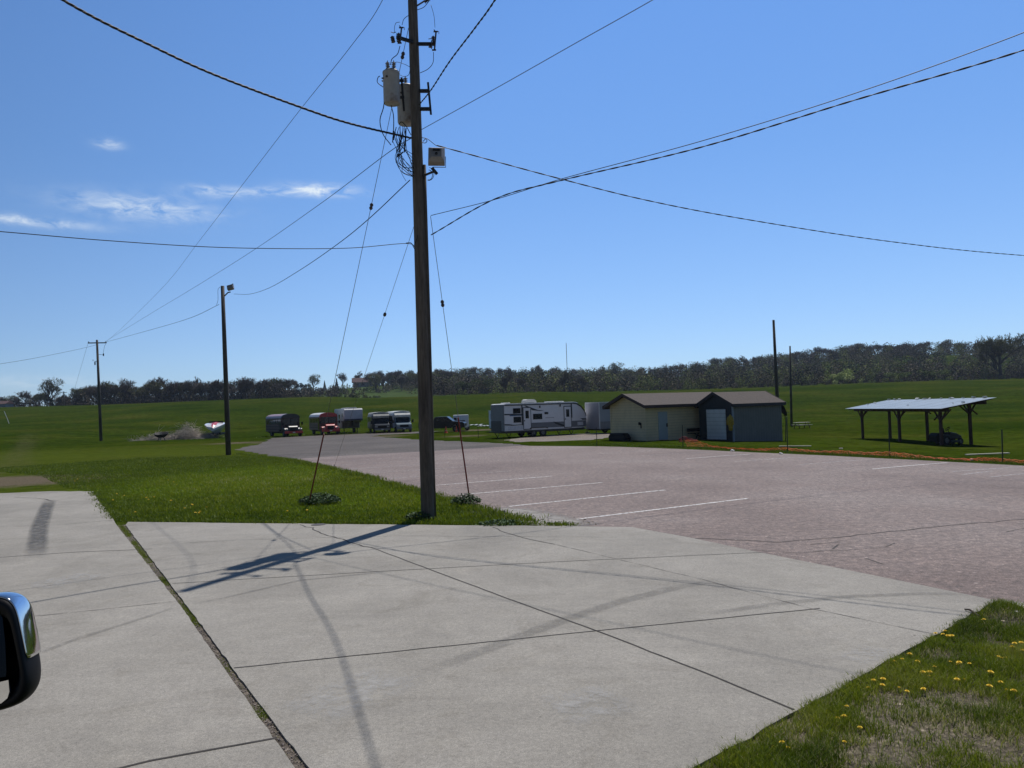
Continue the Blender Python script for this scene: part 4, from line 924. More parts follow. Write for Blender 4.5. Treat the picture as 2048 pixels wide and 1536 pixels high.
zr = lambda x_: zl+slp*(x_-lowx)+.20
for k in range(8): y_ = -.3+k*2.0; mb.bar((xe0+.1, y_, zr(xe0+.1)-.06), (xe1-.1, y_, zr(xe1-.1)-.06), .05, .12)
mb.build('rafter', MTIM, root)
rf = MB(); n = 150
ys_ = np.linspace(-.7, 14.2, n); vs = []
for i, y_ in enumerate(ys_):
    dz = .018*math.sin(y_/.2*2*math.pi)
    vs += [(xe0, y_, zr(xe0)+dz), (xe1, y_, zr(xe1)+dz)]
vb = [(x_, y_, z_-.012) for x_, y_, z_ in vs]; m_ = len(vs)
fs = [(2*i, 2*i+1, 2*i+3, 2*i+2) for i in range(n-1)]+[(m_+2*i, m_+2*i+2, m_+2*i+3, m_+2*i+1) for i in range(n-1)]+[(2*i, 2*i+2, m_+2*i+2, m_+2*i) for i in range(n-1)]+[(2*i+1, m_+2*i+1, m_+2*i+3, 2*i+3) for i in range(n-1)]
rf.add(vs+vb, fs); rfo = rf.build('roof', corr_mat(), root, fix=False)
rr = random.Random(3); ls = MB()
for k in range(26):
    y_ = rr.uniform(-.4, 14); x_ = xe1-.05 if rr.random() < .7 else rr.uniform(xe0+.3, xe1); s = rr.uniform(.05, .13); M = Matrix.Translation((x_, y_, zr(x_)+.03+s*.3)) @ Matrix.Rotation(rr.uniform(0, 3), 4, 'Z') @ Matrix.Rotation(rr.uniform(-.4, .4), 4, 'X')
    ls.box(-s, s, -s*.8, s*.8, -s*.25, s*.3, M)
ls.build('ballast', MWH, root, bevel=.01)
# ---- riding mower under it
q = Vector((30.35, 54.0, T(30.3, 54.0))); root = empty('riding_mower', q, R(8), 'dark riding mower with rear catcher parked under the open shelter', 'mower'); root.scale = (1.05, 1.05, 1.2)
MMB = mat('mower_body', (.018, .022, .022), .45, var=.3); 
mb = MB(); mb.prism([(-.15, .35), (-.10, .62), (.05, .74), (.45, .66), (.80, .50), (.85, .30)], 'y', -.27, .27); mb.build('hood', MMB, root, bevel=.04)
mb = MB(); mb.prism([(-.55, .26), (-.62, .5), (-.45, .62), (-.1, .55), (-.05, .26)], 'y', -.38, .38); mb.build('rear_fender', MMB, root, bevel=.04)
mb = MB(); mb.prism([(-1.05, .18), (-1.1, .55), (-.95, .72), (-.62, .68), (-.6, .2)], 'y', -.42, .42); mb.build('catcher', MBK, root, bevel=.05)
mb = MB(); mb.prism([(-.42, .62), (-.15, .62), (-.15, .70), (-.34, .72), (-.42, 1.0), (-.50, 1.0)], 'y', -.2, .2); mb.build('seat', MBK, root, bevel=.03)
M = Matrix.Translation((.02, 0, .92)) @ Matrix.Rotation(R(-35), 4, 'Y'); mb = MB(); mb.tube([M @ Vector((.16*math.cos(t), .16*math.sin(t), 0)) for t in np.linspace(0, 2*math.pi, 17)], .018, 6); mb.tube([M @ Vector((0, 0, 0)), (.1, 0, .7)], .02, 6); mb.tube([M @ Vector((-.16, 0, 0)), M @ Vector((.16, 0, 0))], .012, 5); mb.build('steering_wheel', MBK, root)
mb = MB(); mb.prism([(-.25, .12), (-.2, .26), (.45, .26), (.5, .12)], 'y', -.55, .55); mb.build('mower_deck', MMB, root, bevel=.03)
def wheel(parent, x_, y_, r, w, rim=.6, dirn=1, hub=True):
    M = Matrix.Translation((x_, y_, r)) @ Matrix.Rotation(R(90), 4, 'X')
    t = MB().lathe([(r*rim, -w/2), (r*.92, -w/2), (r, -w*.33), (r, w*.33), (r*.92, w/2), (r*rim, w/2), (r*rim, -w/2)], 24, M).build('wheel', MTY, parent, smooth=False)
    MB().lathe([(0, -w*.38), (r*.25, -w*.40), (r*.3, -w*.30), (r*rim*.9, -w*.28), (r*rim, -w*.42), (r*rim, w*.42), (r*rim*.9, w*.28), (r*.3, w*.3), (r*.25, w*.4), (0, w*.38)], 20, M).build('rim', MRIM, t)
    return t
for (x_, r, w) in ((.62, .19, .16), (-.4, .27, .24)):
    for s in (-1, 1): wheel(root, x_, s*.36, r, w)
# ---- picnic table
q = G(1604, 857); root = empty('picnic_table', q, R(8), 'small picnic table on the field beside the bare poles', 'picnic table')
MPW = mat('bleached_wood', (.42, .40, .37), .8, var=.2, scale=5)
for k in range(5): MB().box(-.95, .95, -.38+k*.155, -.24+k*.155, .72, .76).build('table_plank', MPW, root)
for s in (-1, 1): MB().box(-.95, .95, s*.72-.13, s*.72+.13, .43, .47).build('bench_seat', MPW, root)
for xx in (-.65, .65):
    for s in (-1, 1): MB().bar((xx, s*.72, 0), (xx, s*.25, .72), .09, .04).build('leg', MTIM, root)
    MB().bar((xx+.03, -.82, .40), (xx+.03, .82, .40), .09, .04).build('cross_beam', MTIM, root)

# ================================================================ SAFETY FENCE
MSF = mat('fence_post_steel', (.035, .045, .035), .7, var=.3, scale=9)
fpts = [((1194, 893), 855, 'thin steel fence post left of the beige shed'), ((1366, 895), 850, 'steel fence post holding the bunched pink netting'), ((1575, 904), 833, 'tall thin fence post right of the metal shed'), ((1779, 911), 855, 'fence post in the middle of the netting before the shelter'), ((2005, 925), 859, 'rightmost fence post where the netting leaves the picture'),
        ((957, 876), 849, 'thin fence post on the grass left of the travel trailer'), ((890, 876), 858, 'short thin post beside the left traffic cone')]
for (p, ty, lab) in fpts:
    b0 = G(*p); tp = P(p[0]-1.5, ty, b0.y)-b0; mb = MB(); mb.bar((0, 0, -.2), tp, .045, .03); mb.bar((0, -.02, .0), tp*.98+Vector((0, -.02, 0)), .015, .04)
    for k in range(1, 9): mb.bar(tp*(k/9)+Vector((-.02, -.03, 0)), tp*(k/9)+Vector((.02, -.03, 0)), .02)
    o = mb.build('fence_post', MSF); o.location = b0; tag(o, lab, 'fence post')
MNET = mat('orange_netting', (.85, .24, .09), .6, var=.25, scale=4); MNET2 = mat('pink_netting', (.42, .07, .09), .6, var=.3, scale=4)
for _m in (MNET, MNET2):   # thin plastic mesh lets the sun through
    _nt = _m.node_tree; _b = _nt.nodes['Principled BSDF']; _o = [q_ for q_ in _nt.nodes if q_.type == 'OUTPUT_MATERIAL'][0]
    _t = _nt.nodes.new('ShaderNodeBsdfTranslucent'); _x = _nt.nodes.new('ShaderNodeMixShader'); _x.inputs[0].default_value = .5
    _nt.links.new(_b.inputs['Base Color'].links[0].from_socket, _t.inputs['Color']); _nt.links.new(_b.outputs[0], _x.inputs[1]); _nt.links.new(_t.outputs[0], _x.inputs[2]); _nt.links.new(_x.outputs[0], _o.inputs[0])
def netting(px, mt, label, rows=4, hgt=None, fac=1.0, seed=1):
    # px: (ground px, ground py, top py); builds a mesh of strands sagging between the points
    pts = [(G(a, b), c, a) for a, b, c in px]; tops = []
    for g_, ty, a_ in pts: tp = P(a_, ty, g_.y); tops.append(tp)
    lo = smooth_pts([g_+Vector((0, 0, .03)) for g_, _, _ in pts], 10); hi = [l_*.42+h_*.58 for l_, h_ in zip(lo, smooth_pts(tops, 10))]; o0 = lo[0].copy(); mb = MB(); rr = random.Random(seed)
    ph = [rr.uniform(0, 6) for _ in range(9)]
    def at(i, t):
        p = lo[i]*(1-t)+hi[i]*t; return p-o0+Vector((.05*math.sin(i*.9+t*5+ph[0]), .16*math.sin(i*.55+t*3+ph[1])*(1-abs(t-.5)), .02*math.sin(i*1.7+ph[2])*t))
    for k in range(rows):
        t = k/(rows-1); mb.tube([at(i, t) for i in range(len(lo))], .009 if 0 < k < rows-1 else .013, 3)
    for i in range(0, len(lo)-1):
        for s in (0,):
            a_ = [at(i, t)*(1-s)+at(i+1, t)*s for t in (0, .33, .66, 1)]; mb.tube(a_, .006, 3)
    o = mb.build('safety_netting', mt, fix=False); o.location = o0; tag(o, label, 'netting'); return o
netting([(1372, 893, 872), (1395, 893, 874), (1420, 895, 888), (1460, 899, 893), (1510, 902, 895), (1545, 902, 893), (1575, 903, 890)], MNET, 'orange safety netting sagging to the ground in front of the metal shed')
netting([(1575, 903, 892), (1610, 905, 897), (1640, 907, 900), (1680, 908, 898), (1730, 910, 902), (1779, 912, 899)], MNET, 'orange netting between the tall thin post and the shelter post', seed=2)
netting([(1779, 912, 899), (1820, 916, 904), (1870, 919, 913), (1930, 922, 915), (1970, 922, 912), (2005, 925, 913)], MNET, 'orange netting sagging in front of the shelter to the rightmost post', seed=3)
netting([(2005, 925, 913), (2048, 928, 917), (2140, 934, 920)], MNET, 'orange netting running out of the picture at the right edge', seed=4)
netting([(1358, 884, 877), (1366, 884, 866), (1380, 884, 872), (1395, 884, 879)], MNET2, 'bunched pink netting wrapped round the post by the beige shed', 9, seed=5)
for (px, lab, ln, rz) in (((1975, 911), 'long white board lying in the grass behind the netting at right', 1.2, 5), ((1590, 895), 'pale board in the grass behind the netting near the metal shed', .9, -25), ((1682, 900), 'white scrap of paper tucked in the orange netting', .12, 60)):
    o = MB().box(-ln, ln, -.09, .09, 0, .05).build('board', mat('weathered_board', (.55, .50, .42), .8, var=.2)); o.location = G(*px)+Vector((0, 0, .06)); o.rotation_euler.z = R(rz); tag(o, lab, 'board')

# ================================================================ TRAVEL TRAILER
def trailer():
    c = P(1010, 873, 69.0); root = empty('travel_trailer', on(c.x, 69.0), R(30), 'long white and grey travel trailer with dark swooping stripes and two doors', 'travel trailer')
    MW1 = mat('trailer_white', (.76, .76, .78), .35, var=.04, scale=1.5); MGY = mat('trailer_grey', (.17, .175, .19), .4, var=.08); MDK = mat('trailer_dark', (.022, .024, .03), .4); MBLU = mat('trailer_blue', (.05, .12, .25), .4)
    w, z0, z1 = 2.44, .62, 3.0; nose = [(0, z0), (7.75, z0), (8.75, z0+.05), (8.98, 1.15), (8.95, 1.7), (8.7, 2.25), (8.3, 2.68), (7.85, 2.95), (7.5, z1), (0, z1)]
    MB().prism(nose, 'y', 0, w).build('body', MW1, root, bevel=.03)
    mb = MB(); mb.prism([(-.02, z1+.003), (7.52, z1+.003), (7.88, 2.953), (8.0, 2.90), (8.0, 3.02), (7.6, 3.10), (.2, 3.10), (-.02, 3.05)], 'y', -.02, w+.02); mb.build('roof', mat('trailer_roof', (.72, .73, .74), .45), root, bevel=.02)
    MB().box(-.06, -.004, .02, w-.02, z0, z1-.02).build('rear_wall', MGY, root)
    MB().box(-.075, -.062, .5, w-.02, z0, 1.55).build('rear_dark_panel', MDK, root)  # dark panel over most of the lower rear wall
    pn = lambda x0, x1, za, zb, nm, m_, d_=.012, par=root: MB().box(x0, x1, -d_, -.002, za, zb).build(nm, m_, par)
    pn(.012, 7.3, z1-.10, z1-.02, 'roof_edge_trim', MDK, .05)
    mb = MB(); mb.prism([(7.3, z1-.10), (7.3, z1), (7.55, z1+.02), (7.95, 2.93), (8.4, 2.68), (8.78, 2.22), (8.99, 1.72), (8.93, 1.70), (8.72, 2.16), (8.34, 2.58), (7.9, 2.83), (7.5, 2.91)], 'y', -.04, .02); mb.build('nose_trim', MDK, root)
    pn(2.45, 6.9, .78, 1.28, 'lower_band', MGY); pn(7.05, 8.9, .72, 1.30, 'lower_band', MGY)
    mb = MB(); mb.prism([(5.2, 1.32), (5.6, 1.22), (6.4, .95), (7.0, .80), (6.9, .72), (6.1, .86), (5.4, 1.10)], 'y', -.02, -.013); mb.build('swoosh_stripe', MDK, root)
    mb = MB(); mb.prism([(2.3, 2.86), (3.0, 2.62), (3.6, 2.42), (4.2, 2.38), (3.8, 2.34), (3.0, 2.42), (2.6, 2.6), (2.1, 2.86)], 'y', -.02, -.004); mb.build('swoosh_stripe', MDK, root)
    mb = MB(); mb.prism([(0, 2.18), (1.6, 2.13), (2.1, 2.08), (1.4, 2.02), (0, 2.07)], 'y', -.02, -.004); mb.build('swoosh_stripe', MDK, root)
    mb = MB(); mb.prism([(.5, 2.04), (2.2, 2.05), (1.9, 1.97), (.6, 1.96)], 'y', -.02, -.004); mb.build('blue_stripe', MBLU, root)
    mb = MB(); mb.prism([(0, 1.26), (.5, 1.24), (.9, 1.17), (2.1, 1.18), (2.1, 1.13), (.8, 1.10), (0, 1.16)], 'y', -.02, -.004); mb.build('swoosh_stripe', MDK, root)
    mb = MB(); mb.prism([(8.2, 1.52), (8.93, 1.48), (8.95, 1.36), (8.5, 1.36), (8.35, 1.46)], 'y', -.02, -.004); mb.build('swoosh_stripe', MDK, root)
    pn(0.02, 6.0, .50, .62, 'frame_skirt', MDK, .0); 
    MB().box(.1, 8.7, .1, w-.1, .42, .615).build('chassis', MDK, root)
    for (x0, x1, za, zb) in ((.95, 1.65, 2.22, 2.62), (.98, 1.68, 1.40, 1.84), (3.05, 3.95, 1.62, 2.05), (4.3, 4.62, 2.06, 2.18)):
        fr = pn(x0-.04, x1+.04, za-.04, zb+.04, 'window', MDK, .022); MB().box(x0, x1, -.028, -.023, za, zb).build('glass', MGL, fr)
    for x0 in (2.0, 6.45):
        fr = pn(x0-.07, x0+.80, .68, 2.72, 'door', MDK, .018); lf = MB().box(x0, x0+.73, -.034, -.019, .75, 2.65).build('door_leaf', MW1, fr); MB().box(x0+.19, x0+.54, -.041, -.035, 1.70, 2.40).build('window', MGL, lf); MB().box(x0+.03, x0+.11, -.065, -.035, 1.45, 1.55).build('handle', MDK, fr)
    pn(.35, 1.95, .72, 1.02, 'storage_hatch', mat('hatch_white', (.58, .6, .64), .4), .016)
    pn(7.9, 8.55, .86, 1.18, 'storage_hatch', mat('hatch_white', (.58, .6, .64), .4), .02)
    for x0 in (1.80, 7.22): MB().box(x0, x0+.07, -.09, -.002, 1.1 if x0 < 3 else 1.6, 2.92).build('awning_arm', MDK, root)
    for (x0, zz) in ((3.7, 2.62), (5.95, 2.68)): MB().box(x0, x0+.09, -.09, -.002, zz, zz+.2).build('speaker', MDK, root)
    for k in range(7): MB().box(4.35+k*.14, 4.45+k*.14, -.008, -.002, 1.66, 1.71).build('lettering', MGY, root)
    ac = MB(); ac.prism([(2.75, 3.11), (2.8, 3.38), (3.0, 3.45), (3.75, 3.43), (3.95, 3.30), (3.98, 3.11)], 'y', .85, 1.6); ac.build('air_conditioner', mat('ac_cream', (.55, .54, .50), .5), root, bevel=.04)
    for x0, l_ in ((.5, .6), (5.2, .5), (6.0, 1.0)): MB().box(x0, x0+l_, .8, 1.5, 3.11, 3.20).build('roof_vent', MWH, root, bevel=.03)
    for x0 in (3.05, 4.1):
        for y_ in (.14, w-.14): wheel(root, x0, y_, .36, .22)
    mb = MB(); mb.prism([(2.55, .72), (2.7, .86), (4.4, .86), (4.62, .72), (4.5, .72), (4.35, .79), (2.8, .79), (2.65, .72)], 'y', -.06, .2); mb.build('wheel_fender', mat('fender_brown', (.09, .07, .06), .5), root)
    mb = MB(); mb.box(2.15, 2.85, -.55, -.1, .20, .24); mb.box(2.15, 2.85, -.32, 0, .42, .46); mb.bar((2.2, -.5, 0), (2.2, -.05, .6), .03); mb.bar((2.8, -.5, 0), (2.8, -.05, .6), .03); mb.build('folding_step', MIR, root)
    for x0, y_ in ((.5, .15), (.5, w-.15), (7.3, .15), (7.3, w-.15)): MB().bar((x0-.25, y_, .42), (x0, y_, 0), .05).build('stabiliser', MIR, root); MB().bar((x0+.2, y_, .42), (x0, y_, .02), .04).build('stabiliser', MIR, root)
    mb = MB(); mb.bar((8.6, .45, .5), (10.0, w/2, .5), .08, .12); mb.bar((8.6, w-.45, .5), (10.0, w/2, .5), .08, .12); mb.tube([(9.85, w/2, 0), (9.85, w/2, .95)], .04, 8); mb.box(9.7, 10.1, w/2-.1, w/2+.1, .02, .12); mb.build('hitch', MIR, root)
    MB().lathe([(0, .55), (.15, .55), (.15, .9), (.1, .98), (0, .98)], 16, Matrix.Translation((9.35, w/2, 0))).build('gas_bottle', MDK, root)
    mb = MB(); mb.box(-.35, -.08, .1, w-.1, .52, .60); mb.build('bumper', MDK, root)
trailer()
# ---- box trailers
def box_trailer(px, py, Y, L_, w, h, yaw, label, m_, dark_low=False, mark=False):
    c = P(px, py, Y); root = empty('box_trailer', on(c.x, Y), R(yaw), label, 'box trailer')
    MB().box(0, L_, 0, w, .45, h).build('body', m_, root, bevel=.04)
    tm = MB()
    for (x_, y_) in ((0, 0), (L_, 0), (0, w)): tm.box(x_-.03, x_+.04, y_-.03, y_+.04, .45, h-.02)
    tm.box(-.02, L_+.02, -.02, w+.02, h-.05, h+.03); tm.build('edge_trim', MWH, root)
    MB().box(.1, L_-.1, .1, w-.1, .32, .44).build('chassis', MBK, root)
    for y_ in (.12, w-.12): wheel(root, L_*.45, y_, .33, .2)
    MB().bar((L_, w/2, .4), (L_+1.1, w/2, .4), .1).build('hitch', MIR, root)
    if dark_low: MB().box(.05, L_-.05, -.012, -.002, .46, 1.15).build('stone_guard', mat('guard_grey', (.22, .2, .2), .6), root)
    if mark: MB().box(-.014, -.002, w*.35, w*.55, 1.5, 2.1).build('blue_mark', mat('mark_blue', (.06, .10, .25), .5), root)
    return root
box_trailer(1200, 866, 72, 4.6, 2.3, 2.95, 28, 'grey enclosed box trailer standing left of the beige shed gable', mat('box_grey', (.30, .30, .33), .5, var=.06, scale=1.5), True)
box_trailer(986, 858, 88, 4.0, 2.3, 2.5, 12, 'small white box trailer peeking out behind the travel trailer rear', mat('box_white', (.74, .76, .80), .5, var=.05), mark=True)
def ramp_panel():
    c = P(923, 853, 100); root = empty('ramp_trailer', on(c.x, 100), R(4), 'pale open cargo trailer with a brown load behind the pickup', 'cargo trailer')
    m_ = mat('box_white', (.74, .76, .80), .5); MB().box(-1.05, .95, 0, 3.4, .5, 2.05).build('body', m_, root, bevel=.05); MB().box(-.75, .45, -.02, -.003, .7, 1.35).build('opening', mat('rust_brown', (.05, .03, .03), .8), root); MB().box(-.95, -.6, -.03, -.004, 1.1, 1.7).build('panel', mat('rust_brown', (.05, .03, .03), .8), root)
    for s in (-.85, .75): wheel(root, s, 1.6, .33, .2)
    MB().bar((0, 0, .45), (0, -1.2, .45), .1).build('hitch', MIR, root)
ramp_panel()
for i, (px, ln, rz, lab) in enumerate((((948, 851), 1.3, 5, 'white sheet of metal lying in the grass right of the pickup'), ((968, 853), .9, -8, 'pale crumpled sheet in the grass at the travel trailer rear'))):
    o = MB(); 
    for k in range(7): o.bar((-ln+k*ln/3.5, -.5, .08+.06*(k % 2)), (-ln+k*ln/3.5+.35, .5, .12+.05*((k+1) % 2)), ln/3.6, .03)
    o = o.build('metal_sheet', MWH); o.location = G(*px); o.rotation_euler.z = R(rz); tag(o, lab, 'metal sheet')
# ---- cones
MCONE = mat('cone_orange', (.75, .10, .03), .5)
for (px, lab) in (((892, 866), 'left orange traffic cone in front of the dark pickup'), ((913, 864), 'right orange traffic cone in front of the pickup nose')):
    root = empty('traffic_cone', G(*px), 0, lab, 'cone'); root.scale = (1.1,)*3
    MB().lathe([(.15, .03), (.03, .70), (0, .70)], 16).build('cone', MCONE, root); MB().box(-.19, .19, -.19, .19, 0, .035).build('base', MCONE, root, bevel=.01); MB().lathe([(.112, .25), (.083, .38)], 16).build('white_band', MWH, root)

# ================================================================ VEHICLES
def arch(w, z0, zs, z1, n=8):
    pts = [(-w/2, z0), (-w/2, zs)]
    for i in range(1, n): a = math.pi*(1-i/n); pts.append((w/2*math.cos(a)*(.98), zs+(z1-zs)*math.sin(a)**.75))
    return pts+[(w/2, zs), (w/2, z0)]
def bus(front_px, Y, yaw, label, cols, L_=8.0, hs=1.0):
    # local +x is forward; origin under the front bumper centre
    mb_, mr_, mh_, mbp = cols; q = P(*front_px, Y); root = empty('school_bus', on(q.x, Y), yaw, label, 'bus', )
    root.scale = (hs,)*3; w = 2.4; xf = -1.25
    MB().prism(arch(w, .62, 2.35, 2.92), 'x', -L_, xf).build('body', mb_, root, bevel=.03)
    MB().prism([(y_*1.01, z_+.025) for y_, z_ in arch(w, 2.38, 2.40, 2.92)], 'x', -L_+.05, xf-.35).build('roof', mr_, root)
    MB().prism([(y_*1.015, z_+.035) for y_, z_ in arch(w, 2.36, 2.40, 2.92)], 'x', xf-.33, xf+.08).build('roof_cap', mh_, root)
    ws = MB(); ws.box(xf+.003, xf+.03, -1.02, 1.02, 1.55, 2.35); ws.build('windscreen', MGL, root)
    MB().box(xf+.031, xf+.045, -.03, .03, 1.55, 2.35).build('windscreen_divider', MBK, root)
    for s in (-1, 1):
        for k in range(6): x0 = -L_+.35+k*1.02; MB().box(x0, x0+.82, s*1.2-.012, s*1.2+.012, 1.62, 2.22).build('side_window', MGL, root)
    MB().box(xf-.85, xf-.1, -1.22, -1.195, .7, 2.3).build('door', MGL, root)
    for zz in (.95, 1.3): 
        for s in (-1, 1): MB().box(-L_+.05, xf-.9, s*1.205-.012, s*1.205+.012, zz, zz+.05).build('rub_rail', MBK, root)
    hd = MB(); hd.prism([(xf, .75), (xf, 1.5), (-.9, 1.46), (-.3, 1.36), (-.12, 1.2), (-.08, .75)], 'y', -.62, .62); hd.build('hood', mh_, root, bevel=.08)
    for s in (-1, 1):
        fd = MB(); fd.prism([(xf, .55), (xf, 1.1), (-.95, 1.16), (-.35, 1.12), (-.12, .98), (-.1, .62), (-.25, .62), (-.35, .9), (-.8, .95), (-1.0, .62)], 'y', min(s*.62, s*1.15), max(s*.62, s*1.15)); fd.build('fender', mh_, root, bevel=.05)
        M = Matrix.Translation((-.10, s*.86, .93)) @ Matrix.Rotation(R(90), 4, 'Y'); MB().lathe([(0, .05), (.09, .03), (.11, 0), (.11, -.03)], 14, M).build('headlight', mat('lamp_glass', (.30, .30, .30), .08, spec=.9), root)
        mi = MB(); mi.bar((-.6, s*1.0, 1.12), (-.45, s*1.25, 1.5), .03); mi.box(-.5, -.42, s*1.25-.1, s*1.25+.1, 1.5, 1.85); mi.build('mirror', MBK, root)
    MB().box(-.10, -.055, -.42, .42, .78, 1.2).build('grille', MBK, root, bevel=.02)
    MB().box(-.05, .06, -1.18, 1.18, .42, .70).build('bumper', mbp, root, bevel=.03); MB().box(.062, .07, -.16, .16, .5, .62).build('number_plate', MWH, root)
    MB().box(-L_+.1, -1.3, -.9, .9, .45, .615).build('chassis', MBK, root)
    for x0 in (-.62, -L_+2.1):
        for s in (-1, 1): wheel(root, x0, s*1.0, .47, .28)
    return root
yawb = math.atan2(-.83, .56)
MRD = mat('bus_red', (.42, .018, .022), .35, var=.12, scale=2, coat=.2); MDG = mat('bus_dark', (.075, .026, .026), .5, var=.2, scale=1.5); MRR = mat('roof_reddish', (.30, .20, .21), .4, var=.15); MBR = mat('bus_dull_red', (.16, .04, .03), .45, var=.2, scale=1.5); MRW = mat('roof_white', (.55, .56, .55), .45, var=.1); MBH = mat('hood_black', (.012, .012, .015), .35, coat=.15)
bus((588, 873), 98, yawb, 'dark school bus with a black hood and red bumper, leftmost in the row', (MDG, MRR, MBH, MRD))
bus((662, 869), 101, yawb-R(8), 'red school bus with a white roof, second from the left in the row', (MBR, MRW, MRD, MRD))
def fifth_wheel():
    q = P(706, 866, 105); root = empty('fifth_wheel_trailer', on(q.x, 105), yawb-R(13), 'tall white camper trailer with overhanging front, behind the red school bus', 'camper')
    mw = mat('camper_white', (.54, .54, .57), .4, var=.06, scale=1.2); w = 2.5
    MB().prism([(-8.5, .7), (-8.5, 3.35), (.6, 3.35), (.75, 3.2), (.75, 1.75), (-1.7, 1.6), (-1.7, .7)], 'y', -w/2, w/2).build('body', mw, root, bevel=.06)
    MB().box(-8.4, .5, -w/2+.05, w/2-.05, 3.352, 3.42).build('roof', MRW, root, bevel=.02)
    for k in range(4): MB().box(.0-k*2, .45-k*2, -.6, .5, 3.42, 3.55).build('roof_vent', MWH, root, bevel=.03)
    MB().box(.753, .77, -w/2+.03, w/2-.03, 1.76, 1.98).build('front_stripe', mat('stripe_navy', (.03, .03, .07), .5), root)
    MB().box(-1.69, -1.66, -w/2+.1, w/2-.1, .75, 1.55).build('front_panel', mat('camper_tan', (.17, .15, .13), .5), root)
    for s in (-1, 1): MB().box(-8.3, -.5, s*w/2-.012, s*w/2+.012, 1.55, 1.72).build('side_stripe', mat('stripe_maroon', (.12, .03, .06), .5), root)
    MB().box(-1.2, -.7, -w/2-.014, -w/2+.01, 2.3, 2.8).build('window', MGL, root); MB().box(-4.2, -3.2, -w/2-.014, -w/2+.01, 2.0, 2.6).build('window', MGL, root); MB().box(-2.8, -2.2, -w/2-.014, -w/2+.01, .9, 2.6).build('door', MWH, root)
    for x0 in (-6.2, -5.3):
        for s in (-1, 1): wheel(root, x0, s*1.1, .38, .22)
    for s in (-1, 1): MB().bar((-1.9, s*.9, 0), (-1.9, s*.9, .8), .1).build('landing_leg', MIR, root)
    MB().bar((-.3, 0, 1.05), (-.3, 0, 1.75), .2).build('hitch_pin', MIR, root)
fifth_wheel()
def shuttle(px, Y, yaw, label, mb_, mf, mr_, hs=1):
    q = P(*px, Y); root = empty('shuttle_bus', on(q.x, Y), yaw, label, 'shuttle bus'); root.scale = (hs,)*3; w = 2.3
    MB().prism([(-w/2, .55), (-w/2, 2.2), (-w/2+.12, 2.55), (w/2-.12, 2.55), (w/2, 2.2), (w/2, .55)], 'x', -6.8, -1.5).build('body', mb_, root, bevel=.04)
    MB().prism([(-w/2+.05, 2.5), (-w/2+.2, 2.72), (0, 2.80), (w/2-.2, 2.72), (w/2-.05, 2.5)], 'x', -6.8, -1.3).build('roof', mr_, root, bevel=.03)
    cp_ = MB(); cp_.prism([(-1.5, 1.95), (-1.5, 2.5), (-1.15, 2.48), (-.95, 2.25), (-1.0, 1.98)], 'y', -1.05, 1.05); cp_.build('cab_cap', mr_, root, bevel=.05)
    MB().prism([(-1.6, .5), (-1.6, 2.0), (-1.15, 1.98), (-.78, 1.28), (-.1, 1.12), (0, .98), (0, .5)], 'y', -.98, .98).build('cab', mf, root, bevel=.05)
    # windscreen follows the sloping cab front
    g = MB(); n_ = Vector((.70, 0, .37)).normalized()*.02; a_, b2 = Vector((-1.12, 0, 1.93)), Vector((-.80, 0, 1.33))
    vs = [a_+n_+Vector((0, s*.85, 0)) for s in (-1, 1)]+[b2+n_+Vector((0, s*.92, 0)) for s in (1, -1)]; vs += [v-n_*.8 for v in vs]
    g.add(vs, [(0, 1, 2, 3), (7, 6, 5, 4), (0, 4, 5, 1), (1, 5, 6, 2), (2, 6, 7, 3), (3, 7, 4, 0)]); g.build('windscreen', MGL, root)
    for s in (-1, 1):
        MB().box(-1.5, -.95, s*.98-.01, s*.98+.012, 1.3, 1.85).build('cab_window', MGL, root)
        for k in range(4): MB().box(-6.4+k*1.15, -5.45+k*1.15, s*w/2-.012, s*w/2+.012, 1.5, 2.15).build('side_window', MGL, root)
        M = Matrix.Translation((0, s*.78, .85)); MB().box(0, .035, -.16, .16, -.09, .09, M).build('headlight', mat('lamp_glass', (.30, .30, .30), .08, spec=.9), root, bevel=.02)
        mi = MB(); mi.bar((-.9, s*.98, 1.3), (-.85, s*1.3, 1.4), .03); mi.box(-.9, -.82, s*1.3-.1, s*1.3+.1, 1.25, 1.65); mi.build('mirror', MBK, root)
        for x0 in (-.85, -5.2): wheel(root, x0, s*.95, .38, .24)
    MB().box(.003, .03, -.55, .55, .70, 1.0).build('grille', MBK, root, bevel=.01); MB().box(-.02, .10, -1.0, 1.0, .38, .60).build('bumper', MRIM, root, bevel=.03); MB().box(.102, .108, -.15, .15, .44, .55).build('number_plate', MWH, root)
    return root
shuttle((765, 863), 101, yawb-R(17), 'dark shuttle bus with a pale roof, left of the white shuttle', mat('shuttle_dark', (.025, .032, .04), .4, var=.15), mat('shuttle_navy', (.02, .03, .045), .3, coat=.5), mat('roof_speckled', (.34, .34, .32), .6, var=.4, scale=3))
shuttle((809, 862), 101, yawb-R(14), 'white and teal shuttle bus, nearest to the big pole on its left', mat('shuttle_pale', (.50, .51, .54), .4, var=.15), mat('shuttle_teal', (.16, .22, .26), .3, coat=.5), mat('roof_bright', (.60, .61, .58), .5, var=.2, scale=3), 1.02)
